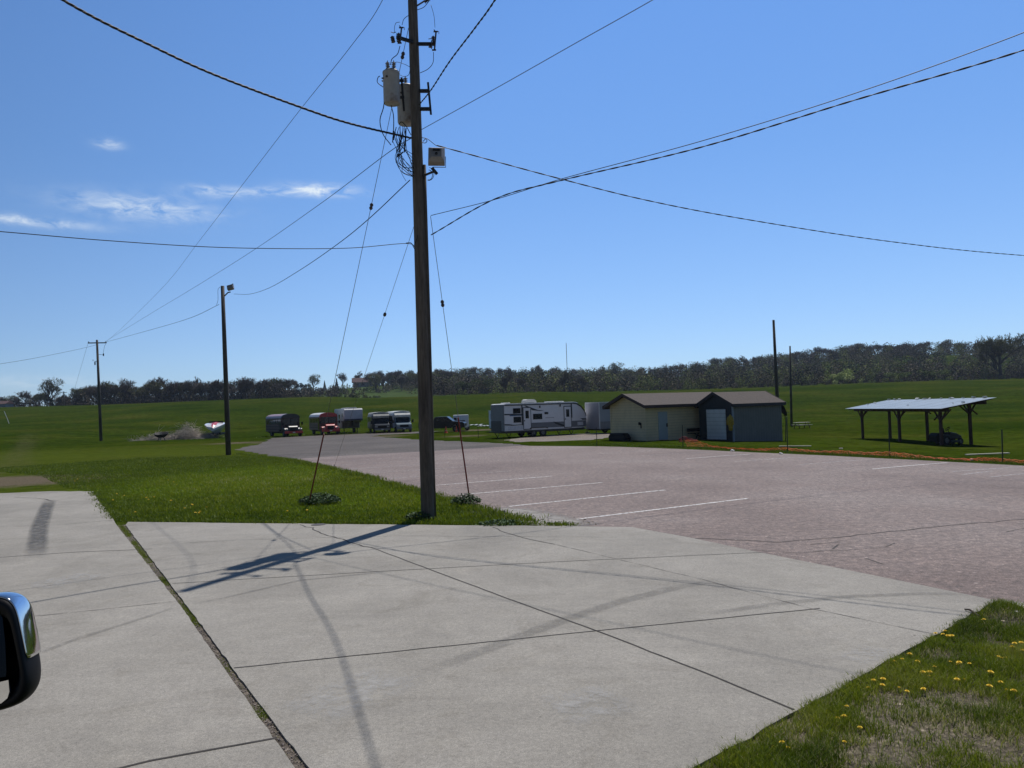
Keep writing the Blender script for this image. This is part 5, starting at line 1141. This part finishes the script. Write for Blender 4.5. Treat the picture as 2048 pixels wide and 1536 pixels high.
def pickup():
    q = P(932, 863, 96); root = empty('pickup_truck', on(q.x, 96), R(-6), 'dark pickup truck parked side-on behind the big pole and two cones', 'pickup truck'); m_ = mat('pickup_black', (.008, .008, .011), .3, coat=.15, spec=.3); w = 1.95
    # local -x is the tail; origin under the front bumper
    pr = [(-5.8, .55), (-5.8, 1.28), (-3.95, 1.28), (-3.75, 1.86), (-3.55, 1.93), (-2.2, 1.93), (-1.45, 1.36), (-.25, 1.22), (-.02, 1.05), (0, .55), (-.55, .50), (-.75, .85), (-1.15, .92), (-1.5, .85), (-1.7, .5), (-4.2, .5), (-4.35, .85), (-4.75, .92), (-5.1, .85), (-5.3, .55)]
    MB().prism(pr, 'y', -w/2, w/2).build('body', m_, root, bevel=.04)
    for s in (-1, 1):
        g = MB(); g.prism([(-3.6, 1.38), (-3.5, 1.82), (-2.95, 1.84), (-2.95, 1.36)], 'y', min(s*w/2, s*(w/2+.012)), max(s*w/2, s*(w/2+.012))); g.prism([(-2.85, 1.36), (-2.85, 1.84), (-2.25, 1.84), (-1.65, 1.38)], 'y', min(s*w/2, s*(w/2+.012)), max(s*w/2, s*(w/2+.012))); g.build('side_window', MGL, root)
        for x0 in (-1.12, -4.75): wheel(root, x0, s*.85, .40, .26)
        MB().box(-1.75, -1.6, s*(w/2+.1)-.1, s*(w/2+.1)+.1, 1.32, 1.55).build('mirror', m_, root, bevel=.03); MB().box(-.12, .02, s*.72-.16, s*.72+.16, .88, 1.08).build('headlight', mat('lamp_glass', (.30, .30, .30), .08, spec=.9), root, bevel=.02)
    MB().box(-.02, .10, -.95, .95, .45, .68).build('bumper', MRIM, root, bevel=.03); MB().box(-.01, .03, -.5, .5, .75, 1.05).build('grille', MBK, root)
    MB().box(-5.5, -4.1, -w/2+.12, w/2-.12, 1.285, 1.30).build('bed_cover', MBK, root)
pickup()
# ---- boat on its trailer, bow towards the camera
q = G(432, 876); root = empty('motor_boat', on(q.x, q.y-1), R(-78), 'white speedboat with a red stripe, bow on beside the brush pile', 'boat'); root.scale = (1.15,)*3
secs = [(-4.5, 1.1, 1.72), (-2.5, 1.2, 1.72), (-1.0, 1.1, 1.60), (-.2, .72, 1.38), (.35, .08, 1.10)]
vs = []; fs = []
for x_, hw_, top in secs: k_ = .72+max(0, (x_+1)*.25); vs += [(x_, -hw_, top), (x_, -hw_*.9, top-.25), (x_, 0, k_-.25), (x_, hw_*.9, top-.25), (x_, hw_, top)]
for i in range(len(secs)-1): fs += [(i*5+k, i*5+k+1, i*5+6+k, i*5+5+k) for k in range(4)]
fs += [(0, 1, 2, 3, 4), (20, 24, 23, 22, 21)]
hull = MB(); hull.add(vs, fs); hull.build('hull', mat('boat_white', (.70, .70, .70), .25, coat=.5), root)
dk = MB(); dv_ = []
for x_, hw_, top in secs: dv_ += [(x_, -hw_, top+.01), (x_, 0, top+.16), (x_, hw_, top+.01)]
dk.add(dv_, [(i*3+k, i*3+3+k, i*3+4+k, i*3+1+k) for i in range(4) for k in range(2)]); dk.build('deck', mat('boat_white', (.70, .70, .70), .25), root)
dk = MB(); dv_ = []
for x_, hw_, top in secs[1:]: dv_ += [(x_, -hw_*.35, top+.10), (x_, 0, top+.20), (x_, hw_*.35, top+.10)]
dk.add(dv_, [(i*3+k, i*3+3+k, i*3+4+k, i*3+1+k) for i in range(3) for k in range(2)]); dk.build('red_stripe', MRD, root)
dk = MB(); dk.prism([(-2.6, 1.72), (-2.3, 1.98), (-2.25, 1.93), (-2.4, 1.7)], 'y', -.8, .8); dk.build('windscreen', MGL, root)
tr2 = MB(); tr2.bar((-4.3, -.8, .45), (.2, -.3, .45), .1); tr2.bar((-4.3, .8, .45), (.2, .3, .45), .1); tr2.bar((.2, 0, .45), (1.4, 0, .42), .1); tr2.bar((-.2, 0, .45), (.1, 0, 1.0), .08); tr2.box(-4.2, -1.0, -.7, .7, .35, .6); tr2.build('boat_trailer', MBK, root)
for s in (-1, 1): wheel(root, -2.8, s*1.0, .32, .2)
# ---- brush pile and fire bowl
MBRU = mat('brush_twig', (.42, .37, .32), .9, var=.4, scale=8)
def brush(px0, px1, py, hgt, n, label, seed):
    rr = np.random.default_rng(seed); a_, b2 = G(px0, py), G(px1, py); o0 = (a_+b2)/2; L_ = (b2-a_).length; mb = MB()
    for i in range(n):
        t = rr.beta(1.6, 1.4)-.5; z_ = abs(rr.normal())*hgt*.42*(1-1.2*abs(t)**1.2)*(.55+.45*math.sin(t*11+1.2)); p = Vector((t*L_, rr.normal()*.9, min(z_, hgt))); d = Vector((rr.normal(), rr.normal()*.8, rr.normal()*.45+.15)).normalized(); l_ = rr.uniform(.3, 1.3)
        e = d.cross(Vector((0, 0, 1))).normalized()*.2*l_*rr.normal(); m_ = p+d*l_*.5+e; q_ = p+d*l_; m_.z = max(.02, m_.z); q_.z = max(.02, min(q_.z, hgt*1.2)); mb.tube([p, m_, q_], [.022, .015, .006], 3, False)
    o = mb.build('brush_pile', MBRU, fix=False); o.location = o0; tag(o, label, 'brush pile')
brush(340, 402, 878, 2.2, 2600, 'big grey heap of cut branches left of the white boat', 4)
brush(284, 325, 880, .7, 380, 'low scatter of twigs at the left end of the brush heap, beside the black bowl', 5)
q = G(323, 882); root = empty('black_drum', q, 0, 'round black drum on a stand at the left of the brush heap', 'drum'); root.scale = (.85, .85, .85)
M = Matrix.Translation((0, 0, .95)) @ Matrix.Rotation(R(12), 4, 'X'); MB().lathe([(0, -.42), (.5, -.38), (.85, -.12), (1.05, .22), (1.0, .24), (.8, 0), (0, -.2)], 20, M).build('bowl', MBK, root, smooth=True)
for s in (-1, 1): MB().bar((s*.6, 0, 0), (s*.25, 0, .7), .08).build('leg', MIR, root)
MB().bar((.05, -.4, 0), (.08, -.35, 1.25), .09).build('post', mat('green_post', (.16, .20, .15), .7), root)
# ---- far left marker
q = G(14, 848); root = empty('marker_pipe', q, 0, 'thin white curved pipe at the far left of the track', 'pipe'); pts = [P(18, 847, q.y)-q, P(13, 834, q.y)-q, P(8, 822, q.y)-q]
MB().tube(smooth_pts(pts), .06, 6).build('pipe', MWH, root)

# ================================================================ DOOR MIRROR (bottom left, close to the camera)
def door_mirror():
    Y = 1.75; c = P(18, 1311, Y); root = empty('wing_mirror', c, 0, 'black and chrome vehicle door mirror at the bottom left corner', 'mirror')
    sx = Y/F  # metres per photo pixel at this distance
    MH = mat('mirror_black', (.006, .006, .008), .5, var=.2, scale=20, spec=.3)
    out = [(-95, 1212), (-50, 1196), (-8, 1190), (14, 1195), (28, 1207), (36, 1226), (44, 1264), (51, 1300), (57, 1330), (60, 1352), (60, 1376), (53, 1394), (40, 1409), (18, 1419), (-18, 1429), (-60, 1434), (-95, 1432)]
    def pt(x_, y_, d_): p = P(x_, y_, Y)-c; return Vector((p.x, d_, p.z))
    cx_, cy_ = -12, 1312
    def ring(k, d_): return [pt(cx_+(x_-cx_)*k, cy_+(y_-cy_)*k, d_) for x_, y_ in out]
    rings = [ring(.66, .010), ring(.70, -.004), ring(.90, -.012), ring(.975, -.002), ring(1.0, .014), ring(.995, .035), ring(.93, .055), ring(.7, .07), ring(.3, .075)]
    mb = MB(); n_ = len(out); vs = [v for r_ in rings for v in r_]; fs = [(i*n_+k, i*n_+(k+1) % n_, (i+1)*n_+(k+1) % n_, (i+1)*n_+k) for i in range(len(rings)-1) for k in range(n_)]
    fs += [tuple(range((len(rings)-1)*n_, len(rings)*n_))]; mb.add(vs, fs); h = mb.build('housing', MH, root, smooth=True)
    m = h.modifiers.new('sub', 'SUBSURF'); m.levels = 2; m.render_levels = 2
    # chrome cap wraps the upper outer side
    mc = nodes('mirror_chrome'); mc[4].inputs['Metallic'].default_value = 1; mc[4].inputs['Roughness'].default_value = .07; mc[4].inputs['Base Color'].default_value = (.75, .76, .78, 1)
    cap = [(-50, 1196), (-8, 1190), (14, 1195), (28, 1207), (36, 1226), (44, 1264), (51, 1296), (55, 1318)]
    mb = MB(); prof = [(.992, .000), (1.012, .010), (1.014, .030), (.985, .052), (.92, .062)]; vs = []
    for k, d_ in prof: vs += [pt(cx_+(x_-cx_)*k, cy_+(y_-cy_)*k, d_) for x_, y_ in cap]
    m_ = len(cap); fs = [(i*m_+k, i*m_+k+1, (i+1)*m_+k+1, (i+1)*m_+k) for i in range(len(prof)-1) for k in range(m_-1)]; mb.add(vs, fs); co = mb.build('chrome_cap', mc[0], root, smooth=True)
    s_ = co.modifiers.new('sub', 'SUBSURF'); s_.levels = 2; s_.render_levels = 2; s_ = co.modifiers.new('thick', 'SOLIDIFY'); s_.thickness = .003
    # inner recess, main glass and lower spot mirror
    mg = nodes('mirror_glass'); mg[4].inputs['Metallic'].default_value = 1; mg[4].inputs['Roughness'].default_value = .03; mg[4].inputs['Base Color'].default_value = (.015, .02, .03, 1)  # near-black colour stands in for the reflected dark cab interior
    mg2 = nodes('spot_glass'); mg2[4].inputs['Metallic'].default_value = 1; mg2[4].inputs['Roughness'].default_value = .05; mg2[4].inputs['Base Color'].default_value = (.92, .93, .92, 1)
    def plate(pts, d_, nm, mt, tilt=0):
        mb = MB(); vs = [pt(x_, y_, d_+tilt*(y_-1300)*sx) for x_, y_ in pts]; vs += [v+Vector((0, .006, 0)) for v in vs]; n2 = len(pts)
        mb.add(vs, [tuple(range(n2)), tuple(range(n2, 2*n2))[::-1]]+[(k, (k+1) % n2, (k+1) % n2+n2, k+n2) for k in range(n2)]); return mb.build(nm, mt, root)
    plate([(-90, 1240), (-30, 1226), (-8, 1228), (0, 1238), (10, 1285), (18, 1340), (18, 1350), (-90, 1364)], -.002, 'upper_glass', mg[0], -.15)
    plate([(-90, 1368), (0, 1361), (26, 1355), (28, 1378), (24, 1391), (12, 1401), (0, 1405), (-90, 1418)], -.016, 'lower_glass', mg2[0], .0)
    arm = MB(); arm.tube([pt(-60, 1330, .04), pt(-140, 1350, .04), pt(-260, 1390, .02)], [.055, .05, .06], 14); arm.build('arm', MH, root, smooth=True)
door_mirror()

# ================================================================ TREES
def leafcol_mat(name, lo, hi, tr=.25):
    m, nt, N, L, b = nodes(name); oi = N.new('ShaderNodeObjectInfo'); v = obj_vec(N, L); n = noise(N, L, v, .8, 4, .7)
    r = ramp(N, [(.25, lo), (.75, hi)]); L.new(n.outputs[0], r.inputs[0])
    r2 = ramp(N, [(0, (.7,)*3), (1, (1.35,)*3)]); L.new(oi.outputs['Random'], r2.inputs[0])
    L.new(mixc(N, L, 'MULTIPLY', 1.0, r.outputs[0], r2.outputs[0]), b.inputs['Base Color']); b.inputs['Roughness'].default_value = .9; b.inputs['Specular IOR Level'].default_value = .15
    return m
MTRK = mat('bark', (.055, .045, .038), .95, var=.3, scale=6); MTWG = leafcol_mat('bare_twigs', (.075, .064, .055), (.17, .145, .12)); MTWL = leafcol_mat('twigs_budding', (.075, .080, .035), (.18, .18, .08))
MCNF = leafcol_mat('conifer_needles', (.008, .018, .010), (.022, .040, .020)); MPAL = leafcol_mat('pale_leaves', (.22, .27, .08), (.42, .46, .18)); MOLV = leafcol_mat('olive_leaves', (.07, .10, .025), (.16, .20, .06))
def bare_tree(hgt, spread, seed, levels=5, twig_w=.05, fork=.35, up=.35):
    rr = random.Random(seed); limbs = MB(); tw = MB()
    def grow(p, d, l, r, lv):
        mid_ = p+d*l*.5+Vector((rr.gauss(0, .06), rr.gauss(0, .06), 0))*l; q = p+d*l
        if lv >= 3: limbs.tube([p, mid_, q], [r, r*.85, r*.68], 6 if lv > 4 else 4, False)
        else:
            u, v = frame_of(d); w_ = max(twig_w, r)
            k = len(tw.v); tw.v += [tuple(p-u*w_/2), tuple(p+u*w_/2), tuple(mid_+u*w_*.4), tuple(q), tuple(mid_-u*w_*.4)]; tw.f.append((k, k+1, k+2, k+3, k+4))
        if lv == 0: return
        n = rr.choice((3, 3, 4)) if lv < levels else 5
        for i in range(n):
            a = 2*math.pi*i/n+rr.uniform(-.5, .5); u, v = frame_of(d); s = spread*rr.uniform(.6, 1.25)
            nd = (d+(u*math.cos(a)+v*math.sin(a))*s+Vector((0, 0, up*.3))).normalized()
            t = rr.uniform(.35, 1.0) if lv < levels else rr.uniform(.45, 1)
            grow(p+d*l*t, nd, l*rr.uniform(.62, .82), r*.58, lv-1)
    grow(Vector((0, 0, 0)), Vector((0, 0, 1)), hgt*fork, hgt*.022, levels)
    return limbs, tw
def norm_crown(mbs, hgt):
    zmax = max(v[2] for m in mbs for v in m.v); k = hgt/zmax
    for m in mbs: m.v = [(v[0]*k, v[1]*k, v[2]*k) for v in m.v]
def leaf_blob(n, rx, rz, zc, s, seed, lumps=7, cone=False):
    rr = np.random.default_rng(seed); mb = MB(); cs = [(rr.normal()*rx*.5, rr.normal()*rx*.5, zc+rr.normal()*rz*.45, rr.uniform(.35, .6)) for _ in range(lumps)]
    for i in range(n):
        if cone:
            t = rr.random()**1.6; z_ = .4+t*(rz*2-.4); rad = rx*(1-t)*(.6+.4*rr.random())*(1+.18*math.sin(z_*6)); a = rr.uniform(0, 2*math.pi); p = Vector((rad*math.cos(a), rad*math.sin(a), z_))
        else:
            c = cs[rr.integers(lumps)]; d = Vector((rr.normal(), rr.normal(), rr.normal())).normalized(); k = rr.random()**.4*c[3]; p = Vector((c[0]+d.x*rx*k, c[1]+d.y*rx*k, max(.3, c[2]+d.z*rz*k)))
        d = Vector((rr.normal(), rr.normal(), rr.normal()*.7)).normalized(); e = d.cross(Vector((rr.normal(), rr.normal(), rr.normal()))).normalized(); q = s*rr.uniform(.6, 1.4); k = len(mb.v)
        mb.v += [tuple(p-d*q), tuple(p-e*q*.6), tuple(p+d*q), tuple(p+e*q*.6)]; mb.f.append((k, k+1, k+2, k+3))
    return mb
PROTO = {}
def tree_proto(kind):
    if kind in PROTO: return PROTO[kind]
    def asm(limbs, crown, mc):
        t = limbs.build('trunk', MTRK, None, fix=False); c = crown.build('crown', mc, None, fix=False); C.objects.unlink(t); C.objects.unlink(c); return (t.data, c.data)
    if kind.startswith('bare'):
        sd = {'bareA': 1, 'bareB': 2, 'bareC': 3, 'bareD': 9}[kind]; l, t = bare_tree(1, {1: .50, 2: .66, 3: .62, 9: .42}[sd], sd, 6, .012, .34, .45); norm_crown((l, t), 10)
        for mbx in (t,):
            pass
        PROTO[kind] = asm(l, t, MTWG if sd != 3 else MTWL)
    elif kind == 'big':
        l, t = bare_tree(1, .62, 31, 7, .0045, .24, .3); norm_crown((l, t), 10); PROTO[kind] = asm(l, t, MTWL)
    elif kind == 'conifer':
        PROTO[kind] = asm(MB().tube([(0, 0, 0), (0, 0, 6)], [.18, .04], 5), leaf_blob(900, 1.6, 3.6, 0, .30, 5, cone=True), MCNF)
    elif kind == 'cedar':
        PROTO[kind] = asm(MB().tube([(0, 0, 0), (0, 0, 5)], [.2, .05], 5), leaf_blob(900, 2.2, 3.0, 3.0, .32, 6, 6), MCNF)
    elif kind in ('pale', 'olive'):
        l, t = bare_tree(1, .7, 12, 4, .01, .3); norm_crown((l, t), 6.5); PROTO[kind] = asm(l, leaf_blob(1800, 4.2, 2.9, 4.6, .26, 8 if kind == 'pale' else 15, 10), MPAL if kind == 'pale' else MOLV)
    return PROTO[kind]
def tree(kind, px, Y, hgt, label, group=None, sx=1.0, name='tree', dz=-.1):
    x_ = P(px, 800, Y).x; tr_, cr = tree_proto(kind); s = hgt/ (10 if kind[:4] == 'bare' or kind == 'big' else 7.2 if kind == 'conifer' else 6.0 if kind == 'cedar' else 8.0)
    root = empty(name, on(x_, Y, dz), random.uniform(0, 6.28), label, 'tree', group); root.scale = (s*sx, s*sx, s)
    t = bpy.data.objects.new('trunk', tr_); c = bpy.data.objects.new('crown', cr); C.objects.link(t); C.objects.link(c); t.parent = root; c.parent = root; return root
rr = random.Random(77)
# individually recognisable trees
tree('bareC', 100, 372, 15.5, 'wide rounded budding tree, tallest at the far left of the tree line', sx=1.05, name='deciduous_tree')
tree('cedar', 100, 345, 4.2, 'dark small cedar under the wide rounded tree at far left', name='cedar_tree'); tree('cedar', 124, 345, 3.6, 'dark small cedar just left of the distant power pole', name='cedar_tree')
tree('bareA', 250, 350, 13, 'left one of two tall bare trees between the far pole and the lamp pole', name='bare_tree'); tree('bareB', 312, 352, 13.5, 'right one of two tall bare trees between the far pole and the lamp pole', name='bare_tree')
tree('bareD', 400, 350, 12.5, 'bare tree just left of the lamp pole', name='bare_tree'); tree('bareA', 490, 352, 12.0, 'bare tree just right of the lamp pole', name='bare_tree')
tree('bareB', 590, 560, 11, 'small bare tree standing alone at the left end of the far hilltop', name='bare_tree', sx=.7); tree('bareC', 628, 565, 13.5, 'round bare tree on the far hilltop above the dark school bus', name='bare_tree', sx=1.1)
tree('bareA', 686, 565, 12.5, 'bare tree on the far hilltop above the red school bus', name='bare_tree'); tree('bareD', 716, 565, 12.5, 'bare tree on the far hilltop just left of the red-roofed house', name='bare_tree', sx=1.1)
tree('cedar', 615, 540, 6.5, 'dark cedar on the far hill below the round bare tree', name='cedar_tree'); tree('conifer', 650, 550, 7, 'dark pointed conifer between the hilltop bare trees', name='conifer_tree'); tree('conifer', 674, 545, 8, 'tallest dark conifer on the far hilltop left of the house', name='conifer_tree'); tree('cedar', 600, 480, 8, 'dark bushy cedar at the foot of the far hill above the dark bus', name='cedar_tree')
tree('bareA', 1078, 560, 13, 'bare grey tree standing above the dark wood over the travel trailer', name='bare_tree'); tree('bareC', 1232, 560, 14.5, 'rounded budding tree above the wood left of the beige shed roof', name='bare_tree', sx=1.25)
for px in (1023, 1032, 1045, 1066, 1175, 1195, 1190, 1210, 1300, 1312, 1375): tree('conifer', px, 570, rr.uniform(6.5, 10), 'dark pointed conifer along the crest of the wood', 'conifers along the crest', name='conifer_tree')
for px in (1012, 1045, 1130, 1165): tree('bareD', px, 338, rr.uniform(8.5, 10.5), 'rounded grey bare tree at the front edge of the wood behind the travel trailer', 'grey trees at the wood edge', sx=1.2, name='bare_tree')
tree('olive', 927, 338, 7.5, 'light green bush at the field edge right of the big pole', name='green_bush', sx=.9); tree('olive', 968, 338, 8.5, 'light green tree at the field edge above the pale cargo trailer', name='green_tree', sx=.8)
tree('pale', 1700, 338, 8.6, 'pale green blossoming tree at the field edge right of the bare poles', name='pale_tree', sx=1.15); tree('pale', 1668, 336, 6.6, 'lower pale green tree touching the left of the blossoming one', name='pale_tree', sx=1.1)
tree('olive', 1800, 336, 5.6, 'low light green bush at the field edge above the shelter', name='green_bush', sx=1.3); tree('olive', 1868, 340, 6.5, 'wide olive bush at the field edge left of the big bare tree', name='green_bush', sx=1.4)
tree('big', 2003, 335, 21, 'very large spreading bare tree at the right edge of the wood', name='bare_tree', sx=1.45, dz=-.3)
tree('bareB', 1760, 590, 9, 'small bare tree on the ridge right of the rounded hilltop', name='bare_tree', sx=.8); tree('bareA', 1840, 590, 9, 'bare tree poking above the ridge above the shelter', name='bare_tree', sx=.8); tree('bareD', 1855, 590, 9, 'bare tree poking above the ridge, just right of the other ridge tree', name='bare_tree', sx=.8)
# tree line beyond the field on the left: distinguishable trunks, one object each
for i in range(58):
    px = 150+i*7.4+rr.uniform(-4, 4); k = rr.choice(('bareA', 'bareB', 'bareD', 'bareC')); tree(k, px, rr.uniform(338, 375), rr.uniform(7.5, 11.5), 'bare grey tree in the dense line beyond the left field', 'bare trees in the left tree line', sx=rr.uniform(1.0, 1.3), name='bare_tree')
for i in range(16):
    px = -30+i*11+rr.uniform(-4, 4); tree(rr.choice(('bareA', 'bareD', 'bareC')), px, rr.uniform(350, 380), rr.uniform(5.0, 8.5), 'bare grey tree in the low line at the far left edge', 'bare trees at the far left', sx=1.2, name='bare_tree')
for i in range(26):
    px = 745+i*6.2+rr.uniform(-4, 4); tree(rr.choice(('bareA', 'bareD', 'bareB', 'bareC')), px, rr.uniform(450, 560), rr.uniform(8, 12), 'bare tree on the far hillside around the big pole', 'bare trees on the far hillside', sx=rr.uniform(1.0, 1.4), name='bare_tree')
for i in range(70):
    px = 880+i*17+rr.uniform(-8, 8); tree(rr.choice(('bareA', 'bareD', 'bareB', 'bareC')), px, rr.uniform(585, 610), rr.uniform(8.5, 13), 'bare tree on the skyline of the wooded ridge', 'bare trees on the ridge skyline', sx=rr.uniform(1.0, 1.5), name='bare_tree')
# dense undergrowth and woodland mass
def wood_mass(name, regions, mt):
    V = []; tint = []
    for (px0, px1, Y0, Y1, n, h0, h1, leaf, nb, br0, br1) in regions:
        for i in range(n):
            Y = rng.uniform(Y0, Y1); px = rng.uniform(px0, px1); x_ = (px-W/2)/F*Y; h = rng.uniform(h0, h1); g = T(x_, Y); rw = h*rng.uniform(.35, .6); tn = rng.uniform(br0, br1)
            c = rng.normal(size=(nb, 3)); c /= np.linalg.norm(c, axis=1)[:, None]; c *= rng.random((nb, 1))**.35
            c[:, 2] = np.abs(c[:, 2])*.9-(.15); pos = np.stack([x_+c[:, 0]*rw, Y+c[:, 1]*rw, g+h*.12+np.maximum(0, c[:, 2]+.1)*h*.9], 1)
            d = rng.normal(size=(nb, 3)); d /= np.linalg.norm(d, axis=1)[:, None]; e = np.cross(d, rng.normal(size=(nb, 3))); e /= np.linalg.norm(e, axis=1)[:, None]; s = leaf*rng.uniform(.5, 1.4, (nb, 1))
            q = np.stack([pos-d*s, pos-e*s*.55, pos+d*s, pos+e*s*.55], 1); V.append(q.reshape(-1, 3)); tint.append(np.repeat(np.clip(tn+rng.normal(0, .07, nb), 0, 1), 4))
    V = np.concatenate(V); tint = np.concatenate(tint); o = np_mesh(name, V, np.arange(len(V)), 4, mt, {'tint': tint}); tag(o, kind='stuff'); return o
m, nt, N, L, b = nodes('woodland_twigs'); at = N.new('ShaderNodeAttribute'); at.attribute_name = 'tint'
r = ramp(N, [(0, (.014, .020, .012)), (.3, (.068, .056, .042)), (.6, (.16, .132, .10)), (.8, (.135, .145, .05)), (1, (.23, .26, .075))]); L.new(at.outputs['Fac'], r.inputs[0]); L.new(r.outputs[0], b.inputs['Base Color']); b.inputs['Roughness'].default_value = .95; b.inputs['Specular IOR Level'].default_value = .1
wood_mass('woodland', [
    (870, 2350, 345, 610, 700, 8, 13, .42, 330, .0, 1), (870, 2350, 580, 620, 230, 6, 12, .42, 220, .05, .8), (870, 2350, 333, 350, 150, 5, 10.5, .34, 300, .1, 1), (870, 2350, 328, 336, 160, 1.5, 4.0, .3, 80, .3, 1),
    (2350, 3500, 345, 600, 260, 8, 13, .7, 110, .0, 1), (870, 2350, 596, 650, 260, 3, 7, .42, 120, .05, .7), (870, 2350, 610, 640, 120, 7, 10, .42, 220, .05, .7),
    (-420, 130, 345, 400, 90, 3, 7.0, .36, 200, .05, .65), (125, 600, 338, 390, 260, 3.0, 8.0, .36, 220, .05, .7), (-420, -60, 345, 400, 90, 5, 9.0, .4, 150, .1, .6),
    (560, 880, 400, 560, 60, 3.5, 7, .4, 170, .3, .95), (600, 680, 400, 480, 20, 4, 7, .4, 170, .2, .8), (780, 880, 470, 580, 60, 6, 10, .42, 200, .1, .75), (560, 760, 334, 350, 50, 1.2, 2.6, .3, 70, .5, .95)], m)
# ---- far things
MHR = mat('house_roof_red', (.07, .035, .035), .9); MHW = mat('house_white', (.25, .26, .28), .7)
q = P(732, 780, 560); q.z = T(q.x, 560)
root = empty('farm_house', q, R(12), 'distant farmhouse with a reddish roof on the far hilltop', 'house')
MB().box(-9, 9, -5, 5, -1, 3.2).build('wall', MHW, root); MB().prism([(-6, 3.2), (0, 6.6), (6, 3.2)], 'x', -10, 10).build('roof', MHR, root)
MB().prism([(2, 3.0), (6, 5.5), (10, 3.0), (10, -1), (2, -1)], 'y', -8, -5.01).build('front_wing', MHW, root)
for x_ in (-6, -2): MB().box(x_-1, x_+1, -5.05, -5.0, 1, 2.4).build('window', MGL, root)
q = P(8, 812, 345); q.z = T(q.x, 345)
root = empty('small_house', q, 0, 'tiny pale building at the extreme left under the tree line', 'house'); MB().box(-5, 2.5, -3, 3, -1, 2.0).build('wall', mat('house_grey', (.22, .23, .26), .7), root); MB().prism([(-3.4, 2.0), (0, 3.4), (3.4, 2.0)], 'x', -5.4, 2.9).build('roof', MHR, root)
q = P(1136, 790, 800); q.z = T(q.x, 800); tpz = P(1134, 686, 800).z
o = MB().tube([(0, 0, 0), (0, 0, tpz-q.z)], .30, 5).build('radio_mast', mat('mast_grey', (.35, .37, .4), .6)); o.location = q; tag(o, 'hair-thin distant radio mast above the wood over the travel trailer', 'mast')
q = P(128, 812, 330); q.z = T(q.x, 330); tpz = P(127, 783, 330).z-q.z
root = empty('crossarm_pole', q, 0, 'tiny distant power pole among the trees left of the far pole', 'utility pole'); MB().tube([(0, 0, 0), (0, 0, tpz)], .2, 6).build('shaft', MWD2, root); MB().bar((-1.4, 0, tpz-.4), (1.4, 0, tpz-.4), .2).build('cross_arm', MWD2, root)

HAZE = 0.00013
# ---- haze: one closed box of thin even air
def haze(density):
    if not density: return
    mb = MB().box(-3200, 3200, -200, 3600, -14, 75); m, nt, N, L, b = nodes('haze_air'); N.remove(b); out = [n for n in N if n.type == 'OUTPUT_MATERIAL'][0]
    pv = N.new('ShaderNodeVolumePrincipled'); pv.inputs['Color'].default_value = (.62, .74, .92, 1); pv.inputs['Density'].default_value = density; pv.inputs['Anisotropy'].default_value = .2; L.new(pv.outputs[0], out.inputs['Volume'])
    o = mb.build('haze', m); tag(o, kind='stuff')
haze(HAZE)
